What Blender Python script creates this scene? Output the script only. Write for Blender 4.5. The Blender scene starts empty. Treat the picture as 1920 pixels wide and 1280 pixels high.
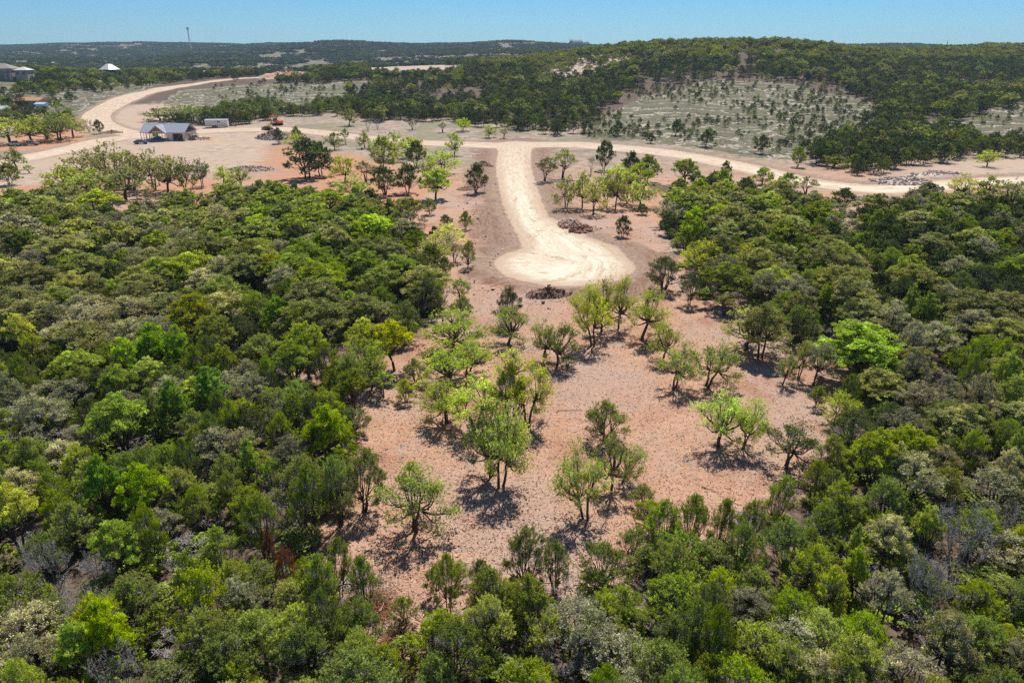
import bpy, math, random
import numpy as np
from math import radians as R_, sin, cos, tan, atan, pi

# ------------------------------------------------------------------ camera, sky, sun, exposure
F = 1280.0; CH = 30.0; TH = math.atan(540/1280)
scene = bpy.context.scene
col = scene.collection
cam_d = bpy.data.cameras.new("camera"); cam = bpy.data.objects.new("camera", cam_d); col.objects.link(cam)
cam.location = (0, 0, CH); cam.rotation_euler = (pi/2-TH, 0, 0)
cam_d.sensor_width = 36; cam_d.lens = 24; cam_d.clip_start = .5; cam_d.clip_end = 40000
scene.camera = cam
SUN_EL = R_(58); SUN_AZ = R_(14)          # ahead of the camera, a little to the right
w = bpy.data.worlds.new("World"); scene.world = w; w.use_nodes = True
nt = w.node_tree; nt.nodes.clear()
sky = nt.nodes.new('ShaderNodeTexSky'); sky.sky_type = 'NISHITA'; sky.sun_disc = False
sky.sun_elevation = SUN_EL; sky.sun_rotation = SUN_AZ; sky.altitude = 1500
sky.air_density = 1.0; sky.dust_density = 0.0; sky.ozone_density = 1.5
hs = nt.nodes.new('ShaderNodeMix'); hs.data_type = 'RGBA'; hs.blend_type = 'MULTIPLY'; hs.inputs[0].default_value = 1; hs.inputs[7].default_value = (.44, .81, 1.12, 1)
bg = nt.nodes.new('ShaderNodeBackground'); bg.inputs['Strength'].default_value = 0.078
ow = nt.nodes.new('ShaderNodeOutputWorld')
nt.links.new(sky.outputs[0], hs.inputs[6]); nt.links.new(hs.outputs[2], bg.inputs[0]); nt.links.new(bg.outputs[0], ow.inputs[0])
sd = bpy.data.lights.new("sun", 'SUN'); sd.energy = 5.0; sd.angle = R_(.5); sd.color = (1, .95, .86)
sun = bpy.data.objects.new("sun", sd); col.objects.link(sun)
from mathutils import Vector, Matrix
sdir = Vector((sin(SUN_AZ)*cos(SUN_EL), cos(SUN_AZ)*cos(SUN_EL), sin(SUN_EL)))
sun.rotation_euler = sdir.to_track_quat('Z', 'Y').to_euler(); sun.location = (0, 0, 200)
scene.view_settings.view_transform = 'Standard'; scene.view_settings.look = 'None'
scene.view_settings.gamma = 1; scene.view_settings.exposure = 0.17
scene.cycles.max_bounces = 5; scene.cycles.diffuse_bounces = 3; scene.cycles.transmission_bounces = 3
scene.cycles.transparent_max_bounces = 4; scene.cycles.volume_bounces = 0
scene.cycles.use_denoising = False

rng = np.random.default_rng(7); random.seed(7)

# ------------------------------------------------------------------ maths helpers
def dep(v): return TH + np.arctan((np.asarray(v, float)-640)/F)
def hash2(i, j, s):
    n = (i*374761393 + j*668265263 + s*974634777) & 0xffffffff
    n = ((n ^ (n >> 13))*1274126177) & 0xffffffff
    return ((n ^ (n >> 16)) & 0xffff)/65535.0
def vnoise(x, y, s=0):
    x = np.asarray(x, float); y = np.asarray(y, float)
    i = np.floor(x).astype(np.int64); j = np.floor(y).astype(np.int64)
    fx = x-i; fy = y-j; fx = fx*fx*(3-2*fx); fy = fy*fy*(3-2*fy)
    a = hash2(i, j, s); b = hash2(i+1, j, s); c = hash2(i, j+1, s); d = hash2(i+1, j+1, s)
    return (a*(1-fx)+b*fx)*(1-fy)+(c*(1-fx)+d*fx)*fy
def fbm(x, y, s=0, o=4):
    t = 0; a = .5; n = 0
    for k in range(o):
        t = t+a*vnoise(x*2**k, y*2**k, s+k*17); n += a; a *= .5
    return t/n-.5

# ------------------------------------------------------------------ terrain height
COLS = {   # profile of the land in each direction: (distance, height or view row)
 0:    [(255, 'z', 0), (300, 'v', 237), (360, 'v', 200), (450, 'v', 154), (560, 'v', 129), (800, 'z', 4), (1400, 'v', 116), (2000, 'v', 104), (2700, 'v', 89)],
 240:  [(255, 'z', 0), (300, 'v', 245), (340, 'v', 220), (420, 'v', 180), (500, 'v', 161), (560, 'v', 151), (700, 'v', 138), (900, 'z', 4), (1500, 'v', 114), (2000, 'v', 105), (2700, 'v', 84)],
 480:  [(240, 'z', 0), (290, 'v', 241), (380, 'v', 200), (450, 'v', 170), (530, 'v', 151), (620, 'v', 137), (850, 'z', 4), (1400, 'v', 113), (2400, 'v', 82)],
 720:  [(240, 'z', 0), (285, 'v', 250), (330, 'v', 221), (400, 'v', 190), (480, 'v', 160), (620, 'v', 129), (720, 'v', 121), (950, 'z', 6), (1400, 'v', 107), (2200, 'v', 78)],
 960:  [(235, 'z', 0), (300, 'v', 231), (370, 'v', 200), (460, 'v', 160), (600, 'v', 124), (700, 'v', 114), (900, 'z', 10), (1300, 'v', 102), (1900, 'v', 88)],
 1080: [(225, 'z', 0), (280, 'v', 245), (370, 'v', 195), (450, 'v', 158), (560, 'v', 117), (640, 'v', 98), (900, 'z', 12), (1300, 'v', 98), (1700, 'v', 84)],
 1200: [(210, 'z', 0), (250, 'v', 262), (300, 'v', 235), (360, 'v', 200), (430, 'v', 165), (520, 'v', 113), (580, 'v', 78), (800, 'z', 18), (1500, 'v', 98)],
 1440: [(190, 'z', 0), (225, 'z', 0), (300, 'v', 232), (400, 'v', 172), (470, 'v', 124), (550, 'v', 75), (800, 'z', 20), (1500, 'v', 97)],
 1560: [(185, 'z', 0), (250, 'z', 0), (300, 'v', 236), (395, 'v', 173), (475, 'v', 124), (560, 'v', 86), (800, 'z', 22), (1500, 'v', 96)],
 1700: [(185, 'z', 0), (280, 'v', 250), (380, 'v', 182), (470, 'v', 140), (580, 'v', 111), (750, 'v', 100), (1100, 'z', 27), (1500, 'v', 94)],
 1920: [(200, 'z', 0), (260, 'v', 262), (330, 'v', 202), (420, 'v', 162), (520, 'v', 124), (650, 'v', 88), (1100, 'z', 30), (1800, 'v', 90)]}
NS, NL = 141, 220
S0, S1 = -1.75, 1.75; L0, L1 = math.log(20), math.log(14000)
def build_grid():
    ls = np.linspace(L0, L1, NL); ks = sorted(COLS)
    prof = []
    for u in ks:
        ys = [20, 120]; zs = [0, 0]
        for Y, k, val in COLS[u]:
            ys.append(Y); zs.append(val if k == 'z' else CH-Y*tan(float(dep(val))))
        ys += [4500, 9000, 14000]; zs += [12, -10, -40]
        prof.append(np.interp(ls, np.log(ys), zs))
    prof = np.array(prof)
    ss = np.linspace(S0, S1, NS); sk = (np.array(ks)-960)*cos(TH)/F
    g = np.array([np.interp(ss, sk, prof[:, i]) for i in range(NL)]).T
    def sm(a, ax, n):
        for _ in range(n):
            p = np.concatenate([np.take(a, [0], ax), a, np.take(a, [-1], ax)], ax)
            lo = np.take(p, range(0, a.shape[ax]), ax); hi = np.take(p, range(2, a.shape[ax]+2), ax)
            a = .25*lo+.5*a+.25*hi
        return a
    return sm(sm(g, 0, 6), 1, 5)
GRID = build_grid()
def height(x, y):
    x = np.asarray(x, float); y = np.asarray(y, float)
    yy = np.maximum(y, 20.0); s = np.clip(x/yy, S0, S1-1e-6); l = np.clip(np.log(yy), L0, L1-1e-6)
    a = (s-S0)/(S1-S0)*(NS-1); b = (l-L0)/(L1-L0)*(NL-1)
    i = np.floor(a).astype(int); j = np.floor(b).astype(int); i = np.clip(i, 0, NS-2); j = np.clip(j, 0, NL-2)
    fa = a-i; fb = b-j
    z = (GRID[i, j]*(1-fa)+GRID[i+1, j]*fa)*(1-fb)+(GRID[i, j+1]*(1-fa)+GRID[i+1, j+1]*fa)*fb
    amp = np.clip((yy-250)/900, 0, 1)
    z = z+fbm(x/90, y/90, 5)*9*amp*(1-.3*amp)+fbm(x/420, y/420, 15, 3)*52*np.clip((yy-900)/900, 0, 1)+fbm(x/16, y/16, 3, 3)*(.35+1.2*np.clip((yy-220)/250, 0, 1))
    return z
def project(x, y, z):
    c = y*cos(TH)+(CH-z)*sin(TH); c = np.where(np.abs(c) < .1, .1, c)
    return 960+F*x/c, 640+F*((CH-z)*cos(TH)-y*sin(TH))/c, c
def pix(u, v):
    """point of the ground seen at photo pixel (u, v)"""
    v = max(v, 84)
    dx = (u-960)/F; dy = -(v-640)/F
    d = np.array([dx, cos(TH)+dy*sin(TH), -sin(TH)+dy*cos(TH)])
    t = np.exp(np.linspace(math.log(15), math.log(6000), 2600))
    P = d[None, :]*t[:, None]; P[:, 2] += CH
    hz = height(P[:, 0], P[:, 1]); below = np.where(P[:, 2] < hz)[0]
    k = below[0] if len(below) else len(t)-1
    if k > 0:
        a = P[k-1, 2]-hz[k-1]; b = hz[k]-P[k, 2]; f = a/max(a+b, 1e-6)
        p = P[k-1]*(1-f)+P[k]*f
    else: p = P[0]
    return float(p[0]), float(p[1]), float(height(p[0], p[1]))
def wpoly(pts): return np.array([pix(u, v)[:2] for u, v in pts])
def in_poly(px, py, poly):
    px = np.asarray(px); py = np.asarray(py); ins = np.zeros(px.shape, bool); n = len(poly)
    for k in range(n):
        x0, y0 = poly[k]; x1, y1 = poly[(k+1) % n]
        if y0 == y1: continue
        c = ((y0 > py) != (y1 > py)) & (px < (x1-x0)*(py-y0)/(y1-y0)+x0); ins ^= c
    return ins
def seg_dist(x, y, a, b):
    dx, dy = b[0]-a[0], b[1]-a[1]; L = dx*dx+dy*dy+1e-9
    t = np.clip(((x-a[0])*dx+(y-a[1])*dy)/L, 0, 1)
    return np.hypot(x-a[0]-t*dx, y-a[1]-t*dy), t
def poly_sdf(x, y, poly):
    d = np.full(x.shape, 1e9)
    for k in range(len(poly)):
        d = np.minimum(d, seg_dist(x, y, poly[k], poly[(k+1) % len(poly)])[0])
    return np.where(in_poly(x, y, poly), -d, d)
def catmull(pts, n=8):
    P = np.array(pts, float); P = np.vstack([2*P[0]-P[1], P, 2*P[-1]-P[-2]]); out = []
    for k in range(1, len(P)-2):
        for t in np.linspace(0, 1, n, endpoint=False):
            a, b, c, d = P[k-1:k+3]
            out.append(.5*((2*b)+(c-a)*t+(2*a-5*b+4*c-d)*t*t+(3*b-a-3*c+d)*t**3))
    out.append(P[-2]); return np.array(out)

# roads: (photo u, v, half width m)
def road_line(pts):
    W = np.array([(*pix(u, v)[:2], hw) for u, v, hw in pts]); return catmull(W, 6)
MAIN = road_line([(-500, 345, 6), (-200, 322, 6), (0, 303, 6), (110, 284, 6), (205, 262, 6), (300, 252, 6), (400, 245, 6.5), (500, 242, 6), (580, 246, 5.5), (660, 256, 5.5), (800, 268, 5.5),
  (930, 273, 6), (1060, 271, 6), (1180, 279, 6), (1300, 294, 6), (1400, 314, 6), (1490, 336, 6), (1570, 348, 6), (1650, 354, 6), (1740, 349, 6), (1830, 342, 6), (1990, 336, 6), (2400, 330, 6)])
BRANCH = road_line([(262, 254, 5), (215, 243, 5.5), (183, 228, 6), (186, 212, 6), (225, 190, 6.5), (275, 174, 6.5), (330, 162, 6.5), (400, 153, 6), (480, 146, 6), (540, 142, 8)])
STEM = road_line([(965, 272, 7.5), (965, 284, 5.6), (963, 310, 5.2), (970, 345, 4.8), (982, 385, 4.4), (1000, 420, 4.2), (1026, 452, 4.6), (1052, 484, 6)])
FLARE = road_line([(1014, 412, 3.2), (1050, 440, 4.2), (1100, 470, 6)])
PADC = np.array([8.1, 102.3]); PADR = 10.9
def line_info(x, y, line):
    """signed distance to the edge, lateral offset, run along the line"""
    best = np.full(x.shape, 1e9); lat = np.zeros(x.shape); al = np.zeros(x.shape); run = 0
    for k in range(len(line)-1):
        a, b = line[k], line[k+1]; d, t = seg_dist(x, y, a, b); hw = a[2]+(b[2]-a[2])*t
        L = math.hypot(b[0]-a[0], b[1]-a[1]); side = np.sign((b[0]-a[0])*(y-a[1])-(b[1]-a[1])*(x-a[0]))
        m = (d-hw) < best; best = np.where(m, d-hw, best); lat = np.where(m, d*side, lat); al = np.where(m, run+t*L, al); run += L
    return best, lat, al
def road_info(x, y):
    d, la, al = line_info(x, y, MAIN)
    for k, ln in enumerate((BRANCH, STEM, FLARE)):
        d2, l2, a2 = line_info(x, y, ln); m = d2 < d
        d = np.where(m, d2, d); la = np.where(m, l2+40*(k+1), la); al = np.where(m, a2, al)
    rr = np.hypot(x-PADC[0], y-PADC[1]); th = np.arctan2(y-PADC[1], x-PADC[0])
    d3 = rr-PADR; m = d3 < d
    k_ = .5+.5*np.clip((d-d3)/1.5, -1, 1)
    ds = d*(1-k_)+d3*k_-1.5*k_*(1-k_)      # smooth union
    return np.minimum(ds, np.minimum(d, d3)), np.where(m, rr*.55+x*.6+160, la), np.where(m, th*6, al)

FOREST_PX = [(-900, 460), (-300, 430), (0, 410), (110, 392), (180, 405), (260, 410), (310, 402), (400, 398), (440, 372), (520, 378), (600, 388), (690, 398), (760, 418), (800, 440), (785, 480), (822, 520), (848, 585),
  (790, 630), (690, 662), (610, 690), (600, 702), (650, 714), (690, 745), (668, 800), (660, 850), (665, 900), (650, 950), (590, 995), (575, 1040), (620, 1085), (690, 1140), (735, 1215), (800, 1250), (850, 1165),
  (960, 1112), (1060, 1116), (1160, 1106), (1225, 1050), (1330, 1022), (1425, 1015), (1440, 935), (1500, 895), (1545, 830), (1562, 780), (1610, 745), (1640, 715), (1600, 690), (1520, 668), (1440, 640), (1400, 600),
  (1335, 565), (1275, 548), (1285, 480), (1250, 440), (1240, 415), (1270, 385), (1225, 348), (1330, 352), (1440, 385), (1540, 412), (1585, 440), (1608, 408), (1680, 408), (1760, 392), (1920, 390), (2900, 375), (2900, 2600), (-900, 2600)]
P_RED = [[(500, 275), (560, 270), (700, 300), (770, 330), (800, 380), (740, 400), (640, 385), (560, 350), (510, 320)], [(300, 330), (370, 335), (420, 350), (430, 400), (330, 410), (290, 370)],
         [(-50, 370), (60, 350), (110, 360), (60, 400), (-50, 410)], [(20, 255), (120, 240), (170, 250), (150, 268), (60, 280), (-20, 285)], [(590, 690), (650, 680), (700, 700), (660, 730), (610, 715)]]
P_SITE = [[(60, 300), (230, 262), (250, 240), (420, 232), (520, 236), (520, 262), (505, 300), (470, 325), (395, 325), (300, 300), (170, 310), (90, 345), (0, 350), (-60, 330)],
          [(180, 232), (205, 205), (290, 190), (330, 200), (330, 235), (250, 248)], [(1640, 345), (1700, 318), (1800, 300), (2000, 288), (2000, 330), (1800, 345)],
          [(490, 150), (500, 136), (540, 131), (592, 138), (585, 146)]]
P_BROWN = [[(880, 285), (935, 300), (930, 380), (960, 450), (925, 490), (960, 530), (1080, 560), (1190, 530), (1290, 480), (1260, 450), (1150, 450), (1075, 435), (1050, 390), (1010, 320), (1010, 288), (1060, 300), (1090, 400),
            (1130, 430), (1250, 430), (1330, 450), (1330, 520), (1220, 560), (1010, 590), (900, 560), (860, 480), (880, 400)], [(510, 248), (560, 240), (585, 262), (520, 268)]]
P_TERR = [[(1085, 262), (1140, 215), (1200, 182), (1330, 148), (1480, 158), (1610, 185), (1660, 203), (1620, 240), (1580, 270), (1530, 296), (1450, 300), (1300, 275)],
          [(1730, 245), (1800, 220), (1920, 192), (2900, 180), (2900, 280), (1930, 285), (1850, 275), (1780, 262)],
          [(262, 232), (285, 203), (340, 170), (470, 158), (640, 154), (780, 148), (740, 172), (650, 196), (560, 200), (400, 222)],
          [(-100, 190), (0, 150), (150, 140), (330, 148), (200, 195), (120, 225), (-100, 220)],
          [(1230, 425), (1300, 415), (1310, 470), (1260, 480)], [(500, 560), (560, 545), (570, 570), (505, 580)]]
P_PALE = [[(680, 135), (700, 122), (800, 119), (872, 125), (860, 136), (760, 141)], [(1000, 142), (1040, 120), (1110, 104), (1200, 106), (1140, 130), (1060, 150)]]

# ------------------------------------------------------------------ node helpers / materials
class NT:
    def __init__(s, m):
        m.use_nodes = True; s.t = m.node_tree; s.t.nodes.clear(); s.m = m
    def n(s, typ, **k):
        nd = s.t.nodes.new('ShaderNode'+typ)
        for a, b in k.items():
            if a.startswith('i_'):
                nd.inputs[a[2:].replace('_', ' ')].default_value = b
            else: setattr(nd, a, b)
        return nd
    def l(s, a, b): s.t.links.new(a, b)
    def val(s, x, sock):
        if isinstance(x, (int, float)): sock.default_value = x
        elif isinstance(x, tuple): sock.default_value = x if len(x) != 3 or sock.type == 'VECTOR' else (*x, 1)
        else: s.l(x, sock)
    def math(s, op, a, b=0.0, c=None, clamp=False):
        nd = s.n('Math', operation=op, use_clamp=clamp); s.val(a, nd.inputs[0]); s.val(b, nd.inputs[1])
        if c is not None: s.val(c, nd.inputs[2])
        return nd.outputs[0]
    def mix(s, f, a, b, mode='MIX'):
        nd = s.n('Mix', data_type='RGBA', blend_type=mode); s.val(f, nd.inputs[0]); s.val(a, nd.inputs[6]); s.val(b, nd.inputs[7]); return nd.outputs[2]
    def noise(s, vec, scale, detail=3, rough=.5):
        nd = s.n('TexNoise'); nd.inputs['Scale'].default_value = scale; nd.inputs['Detail'].default_value = detail; nd.inputs['Roughness'].default_value = rough
        if vec is not None: s.l(vec, nd.inputs['Vector'])
        return nd.outputs[0]
    def rng(s, x, a, b, c=0.0, d=1.0, t='SMOOTHSTEP'):
        nd = s.n('MapRange', interpolation_type=t, clamp=True) if t != 'LINEAR' else s.n('MapRange', clamp=True)
        s.val(x, nd.inputs[0]); s.val(a, nd.inputs[1]); s.val(b, nd.inputs[2]); s.val(c, nd.inputs[3]); s.val(d, nd.inputs[4]); return nd.outputs[0]
    def attr(s, name): nd = s.n('Attribute', attribute_name=name); return nd
    def scale(s, vec, sc):
        nd = s.n('Mapping'); s.l(vec, nd.inputs[0]); nd.inputs['Scale'].default_value = sc; return nd.outputs[0]
    def out(s, color, rough=.85, bump=None, bd=.1, bs=.6, spec=.2):
        p = s.n('BsdfPrincipled'); s.val(color, p.inputs['Base Color']); s.val(rough, p.inputs['Roughness']); p.inputs['Specular IOR Level'].default_value = spec
        if bump is not None:
            b = s.n('Bump'); b.inputs['Strength'].default_value = bs; b.inputs['Distance'].default_value = bd; s.l(bump, b.inputs['Height']); s.l(b.outputs[0], p.inputs['Normal'])
        o = s.n('OutputMaterial'); s.l(p.outputs[0], o.inputs[0]); return p

def plain(name, c, rough=.7, metal=0.0, var=.12, sc=2.0, spec=.3):
    m = bpy.data.materials.new(name); N = NT(m); g = N.n('NewGeometry').outputs['Position']
    f = N.noise(g, sc, 4, .6); k = N.rng(f, .3, .7, 1-var, 1+var, 'LINEAR')

    hsv = N.n('HueSaturation'); hsv.inputs['Color'].default_value = (*c, 1); N.l(k, hsv.inputs['Value'])
    p = N.out(hsv.outputs[0], rough, spec=spec); p.inputs['Metallic'].default_value = metal
    return m

def ground_material():
    m = bpy.data.materials.new("ground_soil"); N = NT(m)
    P = N.n('NewGeometry').outputs['Position']
    n_big = N.noise(P, .045, 4, .6); n_mid = N.noise(P, .35, 4, .6); n_1m = N.noise(P, 1.6, 5, .65); n_fine = N.noise(P, 7, 4, .7); n_tiny = N.noise(P, 22, 3, .7)
    def voro(sc, rnd=1):
        v = N.n('TexVoronoi'); v.inputs['Scale'].default_value = sc; N.l(P, v.inputs['Vector']); return v
    chips = N.n('TexVoronoi'); chips.inputs['Scale'].default_value = 26
    mp = N.n('Mapping'); mp.inputs['Scale'].default_value = (1, 1.0, 1); N.l(P, mp.inputs[0]); 
    wr = N.mix(.12, mp.outputs[0], N.n('TexNoise').outputs[1], 'ADD'); N.l(wr, chips.inputs['Vector'])
    chipv = N.n('SeparateColor'); N.l(chips.outputs['Color'], chipv.inputs[0]); ch = chipv.outputs[0]
    # mulch covered clearing
    soil = N.mix(N.rng(n_mid, .3, .7), (.47, .242, .14), (.57, .335, .215))
    soil = N.mix(N.rng(n_big, .42, .62), soil, (.46, .31, .235))
    soil = N.mix(N.math('MULTIPLY', N.rng(ch, .55, .95), .4), soil, (.80, .62, .50))
    soil = N.mix(N.math('MULTIPLY', N.rng(ch, .30, .1), .35), soil, (.16, .09, .065))
    soil = N.mix(N.rng(n_fine, .42, .30, 0, .8), soil, (.24, .11, .07)); soil = N.mix(N.rng(N.noise(P, .12, 5, .7), .50, .64, 0, .7), soil, (.38, .19, .12)); soil = N.mix(N.rng(N.noise(P, .2, 4, .75), .54, .66, 0, .65), soil, (.40, .31, .245))
    soil = N.mix(N.rng(n_tiny, .38, .28, 0, .4), soil, (.14, .075, .05))
    vg = N.mix(N.rng(n_mid, .35, .62), (.30, .225, .17), (.46, .36, .28)); vg = N.mix(N.rng(n_big, .45, .6, 0, .7), vg, (.23, .22, .13)); vg = N.mix(N.rng(n_1m, .55, .68, 0, .6), vg, (.16, .14, .09)); vg = N.mix(N.rng(n_fine, .58, .7, 0, .5), vg, (.55, .46, .38))
    soil = N.mix(N.rng(N.attr('far_road').outputs['Fac'], .1, .75), soil, vg)
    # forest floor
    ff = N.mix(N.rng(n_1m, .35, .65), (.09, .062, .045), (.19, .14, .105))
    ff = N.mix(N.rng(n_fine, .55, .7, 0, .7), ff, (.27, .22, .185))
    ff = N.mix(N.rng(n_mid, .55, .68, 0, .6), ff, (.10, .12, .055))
    # grassland with ledges
    sep = N.n('SeparateXYZ'); N.l(P, sep.inputs[0])
    zz = N.math('ADD', sep.outputs[2], N.math('MULTIPLY', n_mid, 1.2)); zz = N.math('ADD', zz, N.math('MULTIPLY', n_big, 5))
    fr = N.math('FRACT', N.math('MULTIPLY', zz, .95))
    gr = N.mix(N.rng(n_1m, .3, .7), (.105, .10, .06), (.24, .215, .145))
    gr = N.mix(N.rng(n_big, .42, .6, 0, .6), gr, (.17, .16, .09)); gr = N.mix(N.rng(n_mid, .5, .62, 0, .55), gr, (.075, .085, .04))
    gr = N.mix(N.math('MULTIPLY', N.rng(fr, .82, .9), N.rng(n_1m, .34, .48)), gr, (.52, .46, .37))
    gr = N.mix(N.math('MULTIPLY', N.rng(fr, .22, .08), N.rng(n_mid, .35, .55, .4, .9)), gr, (.06, .06, .035))
    gr = N.mix(N.rng(n_1m, .62, .74, 0, .7), gr, (.42, .37, .30))
    # red soil
    red = N.mix(N.rng(n_1m, .3, .7), (.45, .205, .11), (.57, .345, .225)); red = N.mix(N.rng(n_fine, .42, .3, 0, .6), red, (.26, .11, .06))
    # graded brown
    lv = N.attr('lane'); ls = N.n('SeparateXYZ'); N.l(lv.outputs['Vector'], ls.inputs[0])
    cv = N.n('CombineXYZ'); N.l(N.math('ADD', ls.outputs[0], N.math('MULTIPLY', n_mid, 3.2)), cv.inputs[0]); N.l(N.math('MULTIPLY', ls.outputs[1], .07), cv.inputs[1])
    streak = N.noise(cv.outputs[0], 2.2, 4, .65); streak2 = N.noise(cv.outputs[0], .7, 3, .6)
    br = N.mix(N.rng(n_1m, .3, .7), (.185, .095, .062), (.31, .19, .13)); br = N.mix(N.rng(streak, .44, .56, 0, .7), br, (.38, .265, .195))
    br = N.mix(N.rng(n_fine, .62, .72, 0, .8), br, (.66, .58, .52)); br = N.mix(N.rng(n_fine, .42, .32, 0, .8), br, (.14, .085, .06))
    # building site / graded pale
    si = N.mix(N.rng(n_mid, .3, .7), (.40, .295, .215), (.56, .44, .335)); si = N.mix(N.rng(n_big, .4, .6), si, (.52, .385, .285))
    si = N.mix(N.rng(streak, .56, .68, 0, .6), si, (.32, .24, .18)); si = N.mix(N.rng(n_1m, .62, .72, 0, .5), si, (.34, .27, .22))
    pale = N.mix(N.rng(n_mid, .3, .7), (.42, .30, .235), (.58, .47, .37)); pale = N.mix(N.rng(n_1m, .55, .7, 0, .6), pale, (.22, .20, .12))
    # caliche road
    rd = N.mix(N.rng(streak, .34, .62), (.50, .375, .255), (.80, .69, .52))
    rd = N.mix(N.rng(streak2, .40, .62, 0, .75), rd, (.84, .75, .60))
    rd = N.mix(N.rng(n_mid, .44, .30, 0, .75), rd, (.56, .36, .23)); rd = N.mix(N.rng(n_fine, .40, .3, 0, .35), rd, (.45, .36, .27))
    rd = N.mix(N.math('MULTIPLY', N.rng(N.math('ADD', N.attr('road').outputs['Fac'], N.math('MULTIPLY', n_mid, 2.5)), -2.6, .6), .75), rd, (.50, .345, .235))
    rd = N.mix(N.rng(streak, .60, .68, 0, .45), rd, (.40, .29, .205))
    rd2 = N.mix(N.rng(streak, .34, .62), (.50, .36, .255), (.70, .55, .41)); rd2 = N.mix(N.rng(n_mid, .45, .32, 0, .6), rd2, (.46, .31, .22))
    rd = N.mix(N.attr('far_road').outputs['Fac'], rd, rd2)
    def mask(name, wd, amp, soft):
        a = N.attr(name).outputs['Fac']
        wob = N.math('MULTIPLY', N.math('SUBTRACT', n_1m, .5), amp); wob2 = N.math('MULTIPLY', N.math('SUBTRACT', n_mid, .5), amp*1.6); wob2 = N.math('ADD', wob2, N.math('MULTIPLY', N.math('SUBTRACT', n_big, .5), amp*3.4 if amp > 4.5 else 0))
        x = N.math('ADD', N.math('ADD', a, wob), wob2); return N.rng(x, soft+wd, -soft+wd, 0, 1)
    c = soil
    c = N.mix(mask('terrace', 0, 6, 2.5), c, gr)
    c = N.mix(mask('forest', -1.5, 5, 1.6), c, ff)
    c = N.mix(mask('pale', 0, 10, 3), c, pale)
    c = N.mix(mask('site', 0, 8, 4), c, si)
    c = N.mix(mask('red', 0, 9, 3.5), c, red)
    c = N.mix(mask('brown', 0, 5, 1.8), c, br)
    shoulder = N.mix(N.rng(n_1m, .35, .6), (.27, .18, .13), (.42, .30, .22))
    c = N.mix(N.math('MULTIPLY', mask('road', 2.2, 3.5, 1.2), .8), c, shoulder)
    c = N.mix(mask('road', -.1, 1.1, .28), c, rd)
    h = N.math('ADD', N.math('MULTIPLY', n_fine, .6), N.math('MULTIPLY', n_1m, 1.1)); h = N.math('ADD', h, N.math('MULTIPLY', ch, .22))
    h = N.math('ADD', h, N.math('MULTIPLY', streak, .5))
    N.out(c, .95, h, .11, .7, .1)
    return m

def leaf_material(name, trans=.35, dead=0.0):
    m = bpy.data.materials.new(name); N = NT(m)
    oi = N.n('ObjectInfo'); tint = N.attr('tint').outputs['Fac']
    hsv = N.n('HueSaturation'); N.l(oi.outputs['Color'], hsv.inputs['Color'])
    N.l(N.rng(oi.outputs['Random'], 0, 1, .488, .510, 'LINEAR'), hsv.inputs['Hue'])
    r2 = N.math('FRACT', N.math('MULTIPLY', oi.outputs['Random'], 37.7)); r3 = N.math('FRACT', N.math('MULTIPLY', oi.outputs['Random'], 91.3))
    N.l(N.rng(r3, 0, 1, .82, 1.12, 'LINEAR'), hsv.inputs['Saturation'])
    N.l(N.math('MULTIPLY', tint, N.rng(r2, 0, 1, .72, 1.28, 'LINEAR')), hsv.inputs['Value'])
    d = N.n('BsdfDiffuse'); N.l(hsv.outputs[0], d.inputs[0])
    t = N.n('BsdfTranslucent'); tc = N.mix(1.0, hsv.outputs[0], (1.25, 1.15, .45), 'MULTIPLY'); N.l(tc, t.inputs[0])
    g = N.n('BsdfGlossy'); g.inputs['Roughness'].default_value = .45; g.inputs[0].default_value = (1, 1, 1, 1)
    mx = N.n('MixShader'); mx.inputs[0].default_value = trans; N.l(d.outputs[0], mx.inputs[1]); N.l(t.outputs[0], mx.inputs[2])
    mg = N.n('MixShader'); mg.inputs[0].default_value = .012; N.l(mx.outputs[0], mg.inputs[1]); N.l(g.outputs[0], mg.inputs[2])
    o = N.n('OutputMaterial'); N.l(mg.outputs[0], o.inputs[0]); return m
def bark_material(name, c):
    m = bpy.data.materials.new(name); N = NT(m); P = N.n('TexCoord').outputs['Object']
    n = N.noise(P, 9, 4, .7); cc = N.mix(N.rng(n, .3, .7), tuple(x*.55 for x in c), tuple(min(1, x*1.25) for x in c)); N.out(cc, .9, n, .02, .5, .1); return m
M_GROUND = ground_material()
M_LEAF = leaf_material("leaves"); 
M_BARK = bark_material("dark_bark", (.10, .08, .065)); M_TWIG = bark_material("grey_twigs", (.46, .425, .41)); M_DEAD = bark_material("dead_wood", (.37, .34, .32))

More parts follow.
